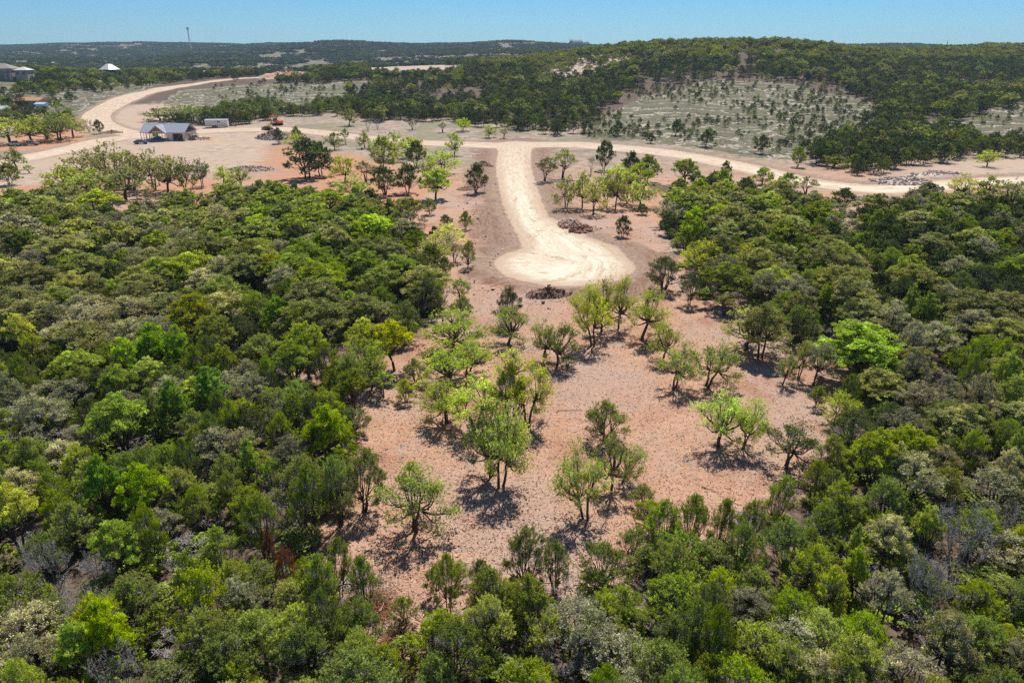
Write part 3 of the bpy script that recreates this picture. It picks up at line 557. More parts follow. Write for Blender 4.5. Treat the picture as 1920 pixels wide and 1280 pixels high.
# ------------------------------------------------------------------ trees one can point at: kind, base u, v, top v, crown from u to u, colour, label
T_OAKS = 'oaks standing in the cleared ground'; T_ROAD = 'small trees along the dirt road'; T_MID = 'trees left beside the cul-de-sac spur'; T_YARD = 'oaks around the building site'
for a in [
 ('oak', 777, 995, 866, 724, 850, 'oak_bright', 'bright yellow-green oak alone on the near chips, thick dark leaning trunk', T_OAKS),
 ('juniper', 684, 957, 838, 652, 745, 'juniper', 'tall single-stemmed juniper at the woodland edge beside the lone bright oak', T_OAKS),
 ('oak', 922, 894, 758, 868, 955, 'oak_dark', 'tall thin dark oak, left of two stems in front of the central clump', T_OAKS),
 ('oak', 938, 912, 745, 905, 1002, 'oak', 'tall forked oak with the nearest trunk of the central clump', T_OAKS),
 ('oak', 893, 806, 700, 838, 946, 'oak_bright', 'broad bright oak in the middle of the central clump', T_OAKS),
 ('oak', 838, 792, 706, 772, 866, 'oak_yellow', 'yellowish spreading oak on the left side of the central clump', T_OAKS),
 ('juniper', 954, 800, 682, 922, 992, 'juniper', 'dark juniper rising out of the central oak clump', T_OAKS),
 ('oak', 988, 796, 672, 962, 1046, 'oak_yellow', 'yellow-green oak on the right side of the central clump', T_OAKS),
 ('oak', 845, 722, 650, 776, 866, 'oak_bright', 'low bright oak behind the left of the central clump', T_OAKS),
 ('oak', 877, 702, 630, 856, 926, 'oak', 'rounded green oak behind the central clump, beneath the crooked oak', T_OAKS),
 ('oak', 958, 722, 650, 930, 994, 'oak_yellow', 'light oak directly behind the dark juniper of the central clump', T_OAKS),
 ('oak', 684, 727, 626, 614, 702, 'oak', 'oak with trunk bent to the left at the edge of the left woodland', T_OAKS),
 ('oak', 697, 729, 634, 696, 746, 'oak', 'narrow crooked oak just right of the bent oak', T_OAKS),
 ('oak', 852, 656, 574, 786, 908, 'oak', 'wide oak with zigzag trunk between left woodland and the dirt pile', T_OAKS),
 ('juniper', 866, 600, 552, 846, 894, 'juniper', 'small dark juniper poking up behind the zigzag oak', T_OAKS),
 ('oak', 952, 645, 570, 926, 1000, 'oak', 'bright green oak below the brown dirt pile, dark juniper behind it', T_OAKS),
 ('juniper', 950, 612, 536, 930, 984, 'juniper_dark', 'dark juniper left of the brown dirt pile', T_OAKS),
 ('oak', 1021, 676, 594, 988, 1040, 'oak', 'crooked thin oak leaning left, left one of a V-shaped pair', T_OAKS),
 ('oak', 1044, 687, 600, 1034, 1094, 'oak_dark', 'crooked thin oak leaning right, right one of a V-shaped pair', T_OAKS),
 ('thin', 1064, 688, 662, 1050, 1082, 'oak_dark', 'knee-high scrubby bush under the V-shaped pair of oaks', T_OAKS),
 ('oak', 1111, 648, 530, 1062, 1130, 'oak_yellow', 'tall many-stemmed oak in front of the cul-de-sac, nearest of its row', T_OAKS),
 ('oak', 1128, 622, 520, 1100, 1160, 'oak_yellow', 'tall olive oak touching the front rim of the cul-de-sac', T_OAKS),
 ('oak', 1160, 615, 516, 1144, 1192, 'oak_yellow', 'slim oak with curved stem right of the tall many-stemmed oak', T_OAKS),
 ('oak', 1203, 636, 536, 1188, 1264, 'oak_yellow', 'many-stemmed oak with a fan of thin trunks at the end of the row', T_OAKS),
 ('oak', 1242, 676, 602, 1216, 1272, 'oak', 'slender oak just behind the forked oak with star-shaped shadow', T_OAKS),
 ('oak', 1263, 728, 632, 1240, 1312, 'oak', 'forked oak with a straight trunk and star-shaped shadow', T_OAKS),
 ('oak', 1325, 726, 630, 1312, 1394, 'oak', 'oak with one long limb reaching right over bare chips', T_OAKS),
 ('oak', 1398, 656, 572, 1350, 1464, 'oak_yellow', 'wide umbrella-shaped oak on two trunks at the back of the clearing', T_OAKS),
 ('oak', 1467, 722, 658, 1460, 1498, 'oak', 'very small crooked oak left of the grey-green oak', T_OAKS),
 ('oak', 1497, 712, 634, 1482, 1526, 'oak_olive', 'small olive oak with a bent stem between crooked and grey-green oaks', T_OAKS),
 ('thin', 1526, 722, 634, 1512, 1572, 'thin_grey', 'grey-green fine-twigged oak standing before the big lime tree', T_OAKS),
 ('lime', 1606, 712, 600, 1522, 1684, 'lime', 'big domed vivid lime-green tree at the right edge of the clearing', None),
 ('lime', 1664, 738, 664, 1638, 1692, 'lime', 'small lime-green tree on the right flank of the big lime dome', None),
 ('oak', 1346, 838, 728, 1298, 1384, 'oak_bright', 'bright green oak with tiered foliage, left of a near pair', T_OAKS),
 ('oak', 1392, 842, 744, 1380, 1440, 'oak_bright', 'narrower bright green oak, right of a near pair', T_OAKS),
 ('oak', 1472, 876, 780, 1440, 1538, 'oak_dark', 'dark spreading oak with bare lower limbs where clearing meets right woodland', T_OAKS),
 ('juniper', 1134, 824, 744, 1086, 1180, 'juniper', 'fan-shaped dark juniper alone behind the near twin-trunked oak', T_OAKS),
 ('oak', 1098, 974, 828, 1026, 1118, 'oak_bright', 'near oak with two slim trunks and a broad dark shadow', T_OAKS),
 ('oak', 1145, 920, 812, 1112, 1178, 'oak', 'green oak right behind the near twin-trunked oak', T_OAKS),
 ('oak', 1168, 905, 828, 1170, 1222, 'oak', 'small wispy oak leaning right beside the near twin-trunked oak', T_OAKS),
 ('oak', 1566, 794, 730, 1548, 1608, 'oak_yellow', 'small pale yellow oak in the right-hand woodland edge under the lime tree', T_OAKS),
 ('juniper', 877, 504, 450, 866, 897, 'juniper', 'upright small juniper left of the cul-de-sac circle', T_MID),
 ('lime', 817, 374, 312, 792, 850, 'oak_bright', 'vivid green tree on bare soil left of the spur road', T_MID),
 ('juniper', 892, 362, 308, 875, 916, 'juniper_dark', 'rounded dark juniper beside the top left of the spur road', T_MID),
 ('juniper', 873, 430, 396, 862, 886, 'juniper', 'small bushy juniper midway down the left of the spur road', T_MID),
 ('juniper', 1167, 447, 404, 1151, 1184, 'juniper_dark', 'bushy juniper alone on bare soil right of the spur road', T_MID),
 ('oak', 1199, 389, 336, 1180, 1238, 'oak', 'flat-topped bright oak at the right end of the thin-stemmed grove', T_MID),
 ('oak', 1061, 394, 330, 1044, 1086, 'oak_olive', 'leftmost thin-stemmed oak of the grove right of the spur', T_MID),
 ('oak', 1092, 390, 322, 1072, 1112, 'oak', 'thin-stemmed oak, second of the grove right of the spur', T_MID),
 ('oak', 1112, 402, 334, 1094, 1134, 'oak_olive', 'nearest thin-stemmed oak of the grove, third in line', T_MID),
 ('oak', 1136, 388, 322, 1118, 1156, 'oak', 'thin-stemmed oak at the middle of the grove right of the spur', T_MID),
 ('oak', 1154, 392, 324, 1140, 1176, 'oak_olive', 'thin-stemmed oak in the crowded right half of the grove', T_MID),
 ('oak', 1175, 380, 320, 1156, 1198, 'oak', 'thin-stemmed oak just left of the flat-topped bright oak', T_MID),
 ('thin', 1021, 341, 292, 1010, 1048, 'oak_dark', 'half-bare dark oak close to the right edge of the spur road', T_MID),
 ('thin', 1055, 336, 276, 1040, 1082, 'oak', 'half-bare oak with upright forked limbs right of the spur road', T_MID),
 ('juniper', 1132, 320, 266, 1116, 1152, 'juniper_dark', 'tall dark juniper under the main road right of the spur', T_MID),
 ('bare', 1108, 326, 290, 1100, 1118, 'bare', 'small leafless tree beside the tall dark juniper', T_MID),
 ('juniper', 1184, 338, 286, 1160, 1206, 'juniper_dark', 'dark juniper behind the bright trees of the grove', T_MID),
 ('juniper', 1212, 342, 292, 1190, 1238, 'juniper', 'juniper at the right back of the grove near the main road', T_MID),
 ('oak', 1196, 356, 304, 1168, 1222, 'oak_bright', 'bright yellow-green oak above the flat-topped oak of the grove', T_MID),
 ('oak', 1160, 352, 308, 1136, 1182, 'oak_bright', 'green oak crown behind the thin stems of the grove', T_MID),
 ('juniper', 1244, 544, 478, 1204, 1282, 'juniper_dark', 'dark spreading evergreen at the right rim of the cul-de-sac', T_MID),
 ('juniper', 1292, 572, 510, 1270, 1320, 'juniper_dark', 'dark grey juniper between the cul-de-sac evergreen and right woodland', T_MID),
 ('oak', 1316, 520, 448, 1280, 1366, 'oak_yellow', 'golden-green spreading oak at the front of the right woodland', T_MID),
 ('oak', 1396, 526, 458, 1366, 1428, 'oak_yellow', 'yellow-green oak to the right of the golden-green oak', T_MID),
 ('oak', 817, 506, 440, 784, 852, 'oak_yellow', 'yellow-green oak overhanging the bare soil left of the cul-de-sac', T_MID),
 ('oak', 841, 462, 416, 816, 870, 'oak_yellow', 'light flat oak above the overhanging yellow-green oak', T_MID),
 ('juniper', 806, 402, 372, 790, 818, 'juniper', 'little juniper at the corner of the left woodland', T_MID),
 ('juniper', 575, 334, 260, 540, 622, 'juniper_dark', 'large dark rounded juniper on red soil', T_MID),
 ('juniper', 602, 330, 268, 572, 628, 'juniper_dark', 'second dark juniper merged with the large rounded one on red soil', T_MID),
 ('oak', 556, 278, 252, 538, 574, 'oak_bright', 'small bright green oak behind the large rounded juniper', T_MID),
 ('juniper', 558, 268, 238, 547, 570, 'juniper', 'small juniper at the right side of the rubble mound', T_MID),
 ('oak', 628, 281, 248, 613, 642, 'oak_dark', 'small dark round oak alone on red soil near the main road', T_MID),
 ('thin', 648, 270, 240, 640, 656, 'oak_dark', 'spindly dark oak beside the main road near the small round oak', T_MID),
 ('oak', 684, 278, 246, 670, 696, 'oak', 'thin pale oak next to the main road behind the red soil', T_MID),
 ('oak', 646, 342, 292, 622, 672, 'oak_yellow', 'yellow-green oak to the right of the dark junipers on red soil', T_MID),
 ('thin', 686, 342, 298, 668, 704, 'thin', 'half-bare oak standing on red soil beneath larger trees', T_MID),
 ('juniper', 718, 318, 258, 690, 748, 'juniper', 'broad green-topped juniper in the clump left of the spur', T_MID),
 ('oak', 738, 302, 248, 716, 764, 'oak', 'pale oak at the back of the clump left of the spur', T_MID),
 ('juniper', 780, 312, 266, 760, 802, 'juniper_dark', 'dark juniper in the middle of the clump left of the spur', T_MID),
 ('oak', 830, 326, 278, 802, 856, 'oak_bright', 'bright green oak at the right of the clump, nearest the spur', T_MID),
 ('oak', 852, 292, 250, 838, 868, 'oak', 'thin tall pale oak against the main road by the spur', T_MID),
 ('juniper', 722, 366, 312, 694, 750, 'juniper_dark', 'dark juniper at the front of the clump, left one', T_MID),
 ('juniper', 765, 362, 308, 740, 792, 'juniper_dark', 'dark juniper at the front of the clump, right one', T_MID),
 ('oak', 802, 338, 296, 784, 822, 'oak', 'green oak in the heart of the clump left of the spur', T_MID),
 ('oak', 664, 378, 330, 634, 706, 'oak_bright', 'low bright oak where the red soil meets the left woodland', T_MID),
 ('oak', 770, 296, 256, 752, 800, 'oak', 'pale flat oak along the main road behind the dark juniper', T_MID),
 ('oak', 32, 319, 277, 12, 52, 'oak_dark', 'small dark umbrella-shaped oak left of the building site track', T_YARD),
 ('juniper', 20, 347, 306, 0, 44, 'juniper', 'round dark bushy juniper below the small umbrella-shaped oak', T_YARD),
 ('thin', 55, 325, 308, 46, 64, 'oak', 'tiny sapling right of the bushy juniper', T_YARD),
 ('juniper', 187, 251, 226, 173, 194, 'juniper_dark', 'small dark oak-like juniper in the bend of the dirt road', T_YARD),
 ('bare', 168, 248, 222, 158, 176, 'bare', 'leafless slim tree beside the bend of the dirt road', T_YARD),
 ('oak', 20, 270, 222, -10, 52, 'oak_yellow', 'broad yellow-green oak over the parked pickup', T_YARD),
 ('oak', 62, 268, 220, 34, 92, 'oak_yellow', 'broad yellow-green oak right of the one over the pickup', T_YARD),
 ('oak', 88, 262, 216, 62, 116, 'oak_yellow', 'yellow-green oak between the pickup oaks and the darker oak', T_YARD),
 ('oak', 112, 264, 212, 82, 140, 'oak_dark', 'dark-stemmed dense oak at the end of the roadside oak row', T_YARD),
 ('oak', 138, 258, 214, 112, 158, 'oak_yellow', 'golden oak at the right end of the roadside oak row', T_YARD),
 ('oak', -30, 272, 224, -60, 0, 'oak_yellow', 'yellow-green oak left of the parked pickup', T_YARD),
 ('oak', 168, 345, 282, 134, 205, 'oak_olive', 'leftmost spreading oak of the grove below the unfinished house', T_YARD),
 ('oak', 212, 350, 268, 180, 250, 'oak_olive', 'tallest pale oak of the grove below the unfinished house', T_YARD),
 ('oak', 252, 356, 284, 222, 290, 'oak_olive', 'olive oak in the middle of the grove below the house', T_YARD),
 ('oak', 290, 358, 282, 262, 322, 'oak_olive', 'olive oak right of the middle of the grove below the house', T_YARD),
 ('oak', 315, 362, 288, 292, 350, 'oak_olive', 'airy oak with visible fan of limbs in the grove below the house', T_YARD),
 ('oak', 348, 362, 298, 334, 370, 'oak_dark', 'dark narrow oak near the right end of the grove', T_YARD),
 ('oak', 380, 350, 300, 366, 396, 'oak_dark', 'small dark round oak at the right tip of the grove', T_YARD),
 ('oak', 236, 376, 308, 196, 276, 'oak_olive', 'wide grey-olive oak at the front of the grove', T_YARD),
 ('oak', 180, 380, 316, 140, 224, 'oak', 'green-tinged oak at the front left of the grove', T_YARD),
 ('oak', 130, 362, 306, 98, 168, 'oak', 'light green oak where the grove meets the curved track', T_YARD),
 ('oak', 420, 345, 310, 402, 440, 'oak_bright', 'bright small oak at the corner of the red soil', T_YARD),
 ('oak', 452, 352, 312, 436, 470, 'oak_bright', 'second bright small oak beside the red soil', T_YARD),
 ('juniper', 523, 269, 241, 513, 533, 'juniper_dark', 'small dark tree in front of the rubble mound', T_YARD),
 ('oak', 330, 226, 196, 296, 362, 'oak_olive', 'large brownish oak behind the unfinished house', T_YARD),
 ('oak', 300, 226, 202, 272, 322, 'oak_dark', 'dark oak rising behind the left roof of the unfinished house', T_YARD),
 ('oak', 362, 228, 198, 342, 382, 'oak_dark', 'dark oak above the right roof end of the unfinished house', T_YARD),
 ('oak', 384, 232, 212, 374, 398, 'oak_olive', 'small pale oak at the left end of the white trailer', T_YARD),
 ('oak', 867, 246, 222, 857, 884, 'oak', 'small light oak beyond the main road, opposite the spur clump', T_ROAD),
 ('oak', 917, 258, 234, 908, 934, 'oak', 'small light oak beyond the road junction', T_ROAD),
 ('thin', 945, 259, 240, 938, 954, 'thin', 'wispy little tree beyond the road junction', T_ROAD),
 ('thin', 830, 248, 228, 822, 838, 'thin', 'wispy little tree left of the small light oak beyond the road', T_ROAD),
 ('bare', 690, 245, 222, 682, 698, 'bare', 'leafless sapling on bare ground beyond the road', T_ROAD),
 ('bare', 708, 242, 222, 702, 715, 'bare', 'leafless sapling right of another beyond the road', T_ROAD),
 ('thin', 773, 243, 226, 765, 781, 'thin', 'pale sapling alone on the far verge', T_ROAD),
 ('oak', 655, 236, 204, 642, 670, 'oak_olive', 'pale olive oak at the left start of the far woods', T_ROAD),
 ('juniper', 1220, 269, 250, 1211, 1230, 'juniper_dark', 'small round bush just beyond the main road right of the spur', T_ROAD),
 ('juniper', 1158, 254, 228, 1146, 1170, 'juniper_dark', 'dark juniper at the foot of the terraces above the small round bush', T_ROAD),
 ('juniper', 1098, 249, 226, 1082, 1114, 'juniper_dark', 'dark wide juniper at the left foot of the terraces', T_ROAD),
 ('juniper', 1267, 254, 226, 1254, 1280, 'juniper_dark', 'dark juniper on the lowest terrace', T_ROAD),
 ('juniper', 1323, 275, 244, 1306, 1336, 'juniper_dark', 'dark juniper where the terraces meet the main road', T_ROAD),
 ('juniper', 1427, 288, 254, 1414, 1444, 'juniper_dark', 'tall dark juniper on the verge above the road bend', T_ROAD),
 ('juniper', 1495, 314, 276, 1482, 1513, 'juniper', 'green-topped juniper on the verge of the bending road', T_ROAD),
 ('juniper', 1533, 308, 268, 1510, 1562, 'juniper_dark', 'dense dark juniper at the corner of the valley thicket', T_ROAD),
 ('oak', 1562, 315, 288, 1545, 1588, 'oak_yellow', 'pale flat-topped oak in front of the valley thicket', T_ROAD),
 ('juniper', 1607, 328, 296, 1594, 1620, 'juniper_dark', 'small dark tree between the flat-topped oak and the thicket', T_ROAD),
 ('oak', 1850, 313, 280, 1834, 1868, 'oak_yellow', 'bright yellow small oak alone on the pale rubble field', T_ROAD),
 ('juniper', 1360, 330, 302, 1350, 1371, 'juniper_dark', 'small upright juniper touching the near side of the road', T_ROAD),
 ('juniper', 1430, 346, 314, 1410, 1450, 'juniper', 'bushy juniper by the near side of the road, left one', T_ROAD),
 ('juniper', 1475, 358, 324, 1455, 1496, 'juniper', 'bushy juniper by the near side of the road, right one', T_ROAD),
 ('thin', 1510, 366, 328, 1490, 1532, 'thin', 'half-bare spreading oak below the road', T_ROAD),
 ('juniper', 1576, 398, 352, 1552, 1602, 'juniper_dark', 'dark juniper left of the bare soil gap', T_ROAD),
 ('juniper', 1735, 388, 342, 1702, 1768, 'juniper_dark', 'broad dark juniper under the pale rubble field', T_ROAD),
 ('oak', 1798, 372, 326, 1776, 1822, 'oak_yellow', 'yellow-green oak before the rubble field, left one', T_ROAD),
 ('oak', 1850, 372, 328, 1826, 1878, 'oak_yellow', 'yellow-green oak before the rubble field, right one', T_ROAD),
 ('oak', 1884, 408, 338, 1862, 1920, 'oak_olive', 'tall open-branched oak below the rubble field', T_ROAD),
]:
    ptree(*a)
# crowns that stand out inside the woods: kind, crown u, top v, width px, height m, colour, label
def crown_at(kind, u, top, wpx, h, colr, label, group='tall crowns standing out of the woods'):
    v = top+40
    for _ in range(6):
        x, y, z = pix(u, v); c = project(x, y, z)[2]; dp = TH+atan((v-640)/F); v = top+h*F*cos(dp)/c+wpx*.5*.35*math.sin(dp)
    kind = 'dome' if kind == 'oak' else kind; x, y, z = pix(u, v); c = float(project(x, y, z)[2]); add_tree(kind, x, y, h, wpx/2*c/F, colr, label, group, hand=True)
for a in [
 ('lime', 222, 1130, 92, 5.6, 'lime', 'brilliant lime-green tree alone among near junipers, upper crown'),
 ('lime', 168, 1168, 78, 5.0, 'lime', 'brilliant lime-green tree, lower left half of a touching pair'),
 ('oak', 48, 898, 100, 6.5, 'oak_yellow', 'large yellow-green oak with rounded crown among dark near junipers'),
 ('oak', 30, 874, 36, 6, 'oak_bright', 'tiny bright crown peeping above the large yellow-green oak'),
 ('lime', 215, 850, 70, 6, 'green', 'deep green leafy crown left of a paler one in the left woods'),
 ('oak', 288, 862, 90, 6, 'oak_bright', 'pale fresh-green crown right of a deep green one'),
 ('lime', 622, 750, 96, 6.2, 'lime', 'bright green leafy tree at the left edge of the clearing'),
 ('oak', 240, 728, 120, 6.5, 'oak_bright', 'broad fresh-green oak in the left woods above the pale crown'),
 ('lime', 338, 704, 64, 6, 'green', 'vivid green crown right of the broad fresh-green oak'),
 ('lime', 408, 678, 70, 6, 'green', 'vivid deep green crown towards the middle of the left woods'),
 ('lime', 302, 598, 80, 6.5, 'green', 'emerald crown directly below the golden oak'), ('lime', 345, 604, 60, 6.5, 'green', 'emerald crown right of another below the golden oak'),
 ('oak', 252, 622, 60, 6, 'oak_bright', 'bright oak left of the emerald crowns'),
 ('oak', 370, 543, 96, 7, 'oak_yellow', 'golden-green domed oak in the middle of the left woods'), ('oak', 412, 580, 80, 6, 'oak_yellow', 'lower yellow oak touching the golden-green domed oak'),
 ('lime', 526, 548, 58, 5.5, 'green', 'small vivid emerald crown beside a bare gap in the left woods'),
 ('oak', 580, 594, 90, 6.5, 'oak_bright', 'tall bright oak right of the middle of the left woods'), ('oak', 556, 628, 80, 6, 'oak_bright', 'bright oak just below the tall bright oak'),
 ('oak', 690, 588, 80, 6, 'oak_yellow', 'light yellow-green oak at the right rim of the left woods'), ('oak', 740, 590, 80, 6, 'oak_yellow', 'light oak right of another at the right rim of the left woods'),
 ('oak', 310, 470, 90, 6.5, 'oak', 'big pale green oak crown, left half of a broad canopy'), ('oak', 370, 462, 100, 6.5, 'oak', 'big pale green oak crown, right half of a broad canopy'),
 ('oak', 80, 484, 110, 6.5, 'oak_olive', 'grey-olive arching crown far to the left'), ('oak', 150, 500, 90, 6.5, 'oak_olive', 'grey-olive crown right of the arching crown'), ('oak', 190, 508, 60, 6, 'oak_olive', 'small olive crown at the end of a row of three'),
 ('oak', 230, 408, 90, 6.5, 'oak_olive', 'tall olive dome in the upper left woods'), ('oak', 422, 404, 90, 6, 'oak_olive', 'olive dome in the upper middle of the left woods'), ('oak', 140, 434, 100, 6, 'oak_olive', 'flat olive crown beneath the tall olive dome'),
 ('oak', 620, 350, 100, 6, 'oak', 'broad pale green crown next to the red soil'), ('oak', 578, 362, 70, 6, 'oak', 'pale green crown left of the broad one next to red soil'), ('oak', 700, 396, 90, 6, 'oak_bright', 'fresh green oak at the top right of the left woods'),
 ('oak', 690, 440, 90, 6.5, 'oak', 'large rounded oak near the right edge of the left woods'), ('oak', 735, 442, 80, 6.5, 'oak_olive', 'large olive oak beside the yellow one overhanging bare soil'), ('oak', 720, 490, 90, 6, 'oak', 'green oak under the large rounded oaks'),
 ('lime', 600, 463, 38, 5.5, 'green', 'tiny vivid green crown in the dark centre of the left woods'), ('oak', 52, 580, 56, 6, 'oak_yellow', 'small yellow crown in dark junipers far to the left'),
 ('oak', 515, 468, 70, 6, 'oak_yellow', 'pale yellow crown with grey twigs below'), ('thin', 540, 490, 80, 6, 'thin_grey', 'grey twiggy crown under the pale yellow one'),
 ('thin', 250, 545, 120, 6, 'thin', 'wide tan twiggy crown left of the golden oak'), ('thin', 180, 560, 110, 6, 'thin', 'tan twiggy crown farther left of the golden oak'), ('oak', 120, 338, 100, 6.5, 'oak_olive', 'olive crown by the pale ground at the top left'),
 ('oak', 60, 356, 80, 6, 'oak_olive', 'olive crown beside the track at the far left'), ('thin', 40, 392, 90, 6, 'thin_grey', 'grey crown below the track at the far left'), ('oak', 190, 350, 90, 6.5, 'oak', 'rounded green crown under the leftmost grove oaks'),
 ('oak', 430, 636, 56, 6, 'oak_yellow', 'small yellow crown below the golden oak, beside grey twigs'), ('lime', 478, 818, 44, 5, 'oak_bright', 'little lime crown in dark junipers near the clearing'),
 ('thin', 92, 728, 120, 6, 'thin_grey', 'wide grey fine-twigged crown at the left'), ('thin', 40, 690, 70, 6, 'thin_grey', 'grey crown above a wider grey crown at the left'),
 ('lime', 1690, 470, 74, 6.5, 'lime', 'fresh green tree in dark junipers right of the woods gap'), ('oak', 1892, 468, 76, 6.5, 'oak_bright', 'yellow-green crown at the far right amid dark junipers'),
 ('lime', 1695, 530, 34, 6, 'oak_bright', 'small lime crown, upper of two in dark junipers'), ('lime', 1722, 542, 56, 6, 'oak_bright', 'lime crown, lower of two in dark junipers'),
 ('thin', 1660, 556, 80, 6.5, 'thin_grey', 'silvery twiggy tree behind the big lime dome'), ('thin', 1694, 592, 66, 6.5, 'thin_grey', 'silvery twiggy tree right of another behind the lime dome'), ('thin', 1696, 644, 64, 6, 'thin_grey', 'grey twiggy tree right of the lime dome'),
 ('oak', 1866, 652, 54, 6.5, 'oak_bright', 'bright green crown at the right among mixed woods'), ('oak', 1885, 696, 90, 6, 'oak', 'pale olive crown under the bright one at the right'), ('thin', 1820, 690, 70, 6, 'thin', 'tan twiggy crown left of the pale olive crown'),
 ('oak', 1620, 796, 100, 6.5, 'oak', 'broad yellow-olive oak at the right side of the clearing'), ('thin', 1690, 838, 110, 6, 'thin_grey', 'big grey twiggy tree behind the broad yellow-olive oak'), ('oak', 1660, 824, 60, 6, 'oak_olive', 'olive crown between the yellow-olive oak and grey tree'),
 ('oak', 1896, 792, 60, 6, 'oak', 'light green crown at the right edge of the woods'), ('thin', 1862, 834, 60, 6, 'thin', 'tan crown left of the light green one'),
 ('lime', 1590, 1024, 54, 4.5, 'oak_bright', 'small bright green tree among pale twigs in the near right woods'), ('lime', 1584, 984, 34, 5, 'oak_yellow', 'yellow-green tuft above the small bright green tree'),
 ('oak', 1718, 944, 54, 5, 'oak_bright', 'leafy lime spray beside the fallen-looking grey dead tree'), ('bare', 1785, 950, 120, 5.5, 'bare', 'large leafless silver-grey tree in the near right woods'), ('bare', 1716, 1040, 100, 5, 'bare', 'leafless grey tree with crooked limbs below the larger one'),
 ('thin', 1650, 960, 96, 5, 'thin', 'olive fine-leaved tree left of the leafless grey trees'), ('thin', 1755, 1150, 110, 5, 'thin', 'tan-yellow fine-leaved tree near the bottom right'), ('thin', 1640, 1066, 96, 5, 'thin_grey', 'grey-olive tree below the small bright green tree'),
 ('thin', 1900, 1180, 80, 5, 'thin_grey', 'blue-grey tree in the bottom right corner'), ('bare', 108, 1012, 90, 4.4, 'bare', 'leafless pale-branched tree in the near left woods'), ('bare', 205, 1030, 60, 4.2, 'bare', 'small leafless tree right of the pale-branched one'),
 ('juniper', 546, 1032, 52, 4, 'rust', 'rust-brown dead juniper at the near left edge of the clearing'), ('juniper', 516, 1002, 34, 4, 'rust', 'small rust-brown juniper behind the larger rusty one'),
 ('lime', 1296, 384, 40, 6, 'lime', 'vivid green crown at the top left of the right woods'), ('oak', 1345, 430, 80, 6.5, 'oak_olive', 'olive crown above the golden-green oak'), ('oak', 1400, 400, 80, 6.5, 'oak_olive', 'olive dome in the upper right woods'),
 ('oak', 1480, 398, 70, 6.5, 'oak_olive', 'olive dome right of another in the upper right woods'), ('oak', 1530, 418, 60, 6, 'oak_olive', 'olive crown left of the bare soil gap'), ('oak', 1372, 374, 60, 6, 'oak_olive', 'small yellow-olive crown near the road in the right woods'),
 ('thin', 1480, 505, 90, 6, 'thin_grey', 'pale grey-green crown in the middle of the right woods'), ('oak', 1490, 535, 60, 6, 'oak_olive', 'tan-olive crown beneath the pale grey-green one'), ('lime', 1538, 524, 30, 6, 'oak_bright', 'tiny bright crown right of the tan-olive one'),
 ('oak', 1425, 560, 90, 6.5, 'oak_olive', 'olive oak behind the wide umbrella-shaped oak'), ('thin', 1430, 500, 70, 6, 'thin_grey', 'grey twiggy crown right of the yellow-green oak'),
]:
    crown_at(*a)
for a in [(841, 1150, 1040, 812, 872), (900, 1128, 1046, 872, 934), (985, 1112, 990, 940, 1030), (1040, 1112, 1014, 1006, 1070), (1128, 1112, 1014, 1076, 1186), (1210, 1080, 1016, 1180, 1250), (1292, 1042, 928, 1256, 1330), (1345, 1038, 936, 1322, 1384), (1398, 1036, 936, 1370, 1440),
          (640, 985, 856, 596, 676), (590, 1010, 872, 545, 630), (690, 1150, 1045, 650, 720), (640, 1120, 1010, 610, 675), (800, 590, 505, 770, 850), (760, 640, 560, 730, 800), (1450, 985, 890, 1432, 1490)]:
    ptree('juniper', a[0], a[1], a[2], a[3], a[4], 'juniper', None, 'junipers of the woods')
COLR['rust'] = (.26, .095, .045)

# ------------------------------------------------------------------ the woods
def fill(y0, y1, sp, xm):
    n = int((y1-y0)/sp); out = []
    for i in range(n):
        y = y0+i*sp; X = xm*(y+28); m = int(2*X/sp)
        j_ = .42 if y1 < 265 else .75; xs = -X+np.arange(m)*sp+rng.uniform(-j_, j_, m)*sp+rng.uniform(0, 1)*sp; ys = y+rng.uniform(-j_, j_, m)*sp
        out.append(np.stack([xs, ys], 1))
    return np.vstack(out)
HX = np.array([(t['x'], t['y'], t['r']) for t in TREES])
cand = np.vstack([fill(-14, 60, 2.15, 1.0), fill(60, 150, 3.3, .95), fill(150, 262, 4.2, .9)])
zc = height(cand[:, 0], cand[:, 1]); u, v, c = project(cand[:, 0], cand[:, 1], zc)
inside = (in_poly(u, v, FOREST_PX) & (cand[:, 1] > 24)) | (cand[:, 1] <= 24)
rdist = road_info(cand[:, 0], cand[:, 1])[0]
# a loose fringe along the wood edge
EDGE = wpoly([p for p in FOREST_PX if -900 < p[0] < 2900 and p[1] < 1270]); de = np.full(len(cand), 1e9)
for k in range(len(EDGE)-1): de = np.minimum(de, seg_dist(cand[:, 0], cand[:, 1], EDGE[k], EDGE[k+1])[0])
fringe = ~inside & (de < 5.5) & (cand[:, 1] > 24) & (cand[:, 1] < 190) & (rng.uniform(0, 1, len(cand)) < .16) & (de > 1)
inside &= ~((de < 6) & (cand[:, 1] > 30) & (rng.uniform(0, 1, len(cand)) < .25)); inside |= fringe
inside &= rdist > 3.5
dmin = np.full(len(cand), 1e9)
for hx in HX: dmin = np.minimum(dmin, np.hypot(cand[:, 0]-hx[0], cand[:, 1]-hx[1])-hx[2]*.72)
inside &= dmin > .75
gaps = [(505, 575, 26), (250, 1000, 22), (1590, 425, 22), (1760, 420, 16), (1590, 1180, 22), (1720, 470, 10), (1240, 470, 16), (600, 1070, 20), (748, 1262, 46), (772, 1330, 46), (460, 690, 14), (340, 400, 20)]
for gu, gv, gr in gaps: inside &= np.hypot(u-gu, (v-gv)*1.6) > gr
inside &= ~((fbm(cand[:, 0]/9, cand[:, 1]/9, 77, 2) > .27) & (rng.uniform(0, 1, len(cand)) < .8))
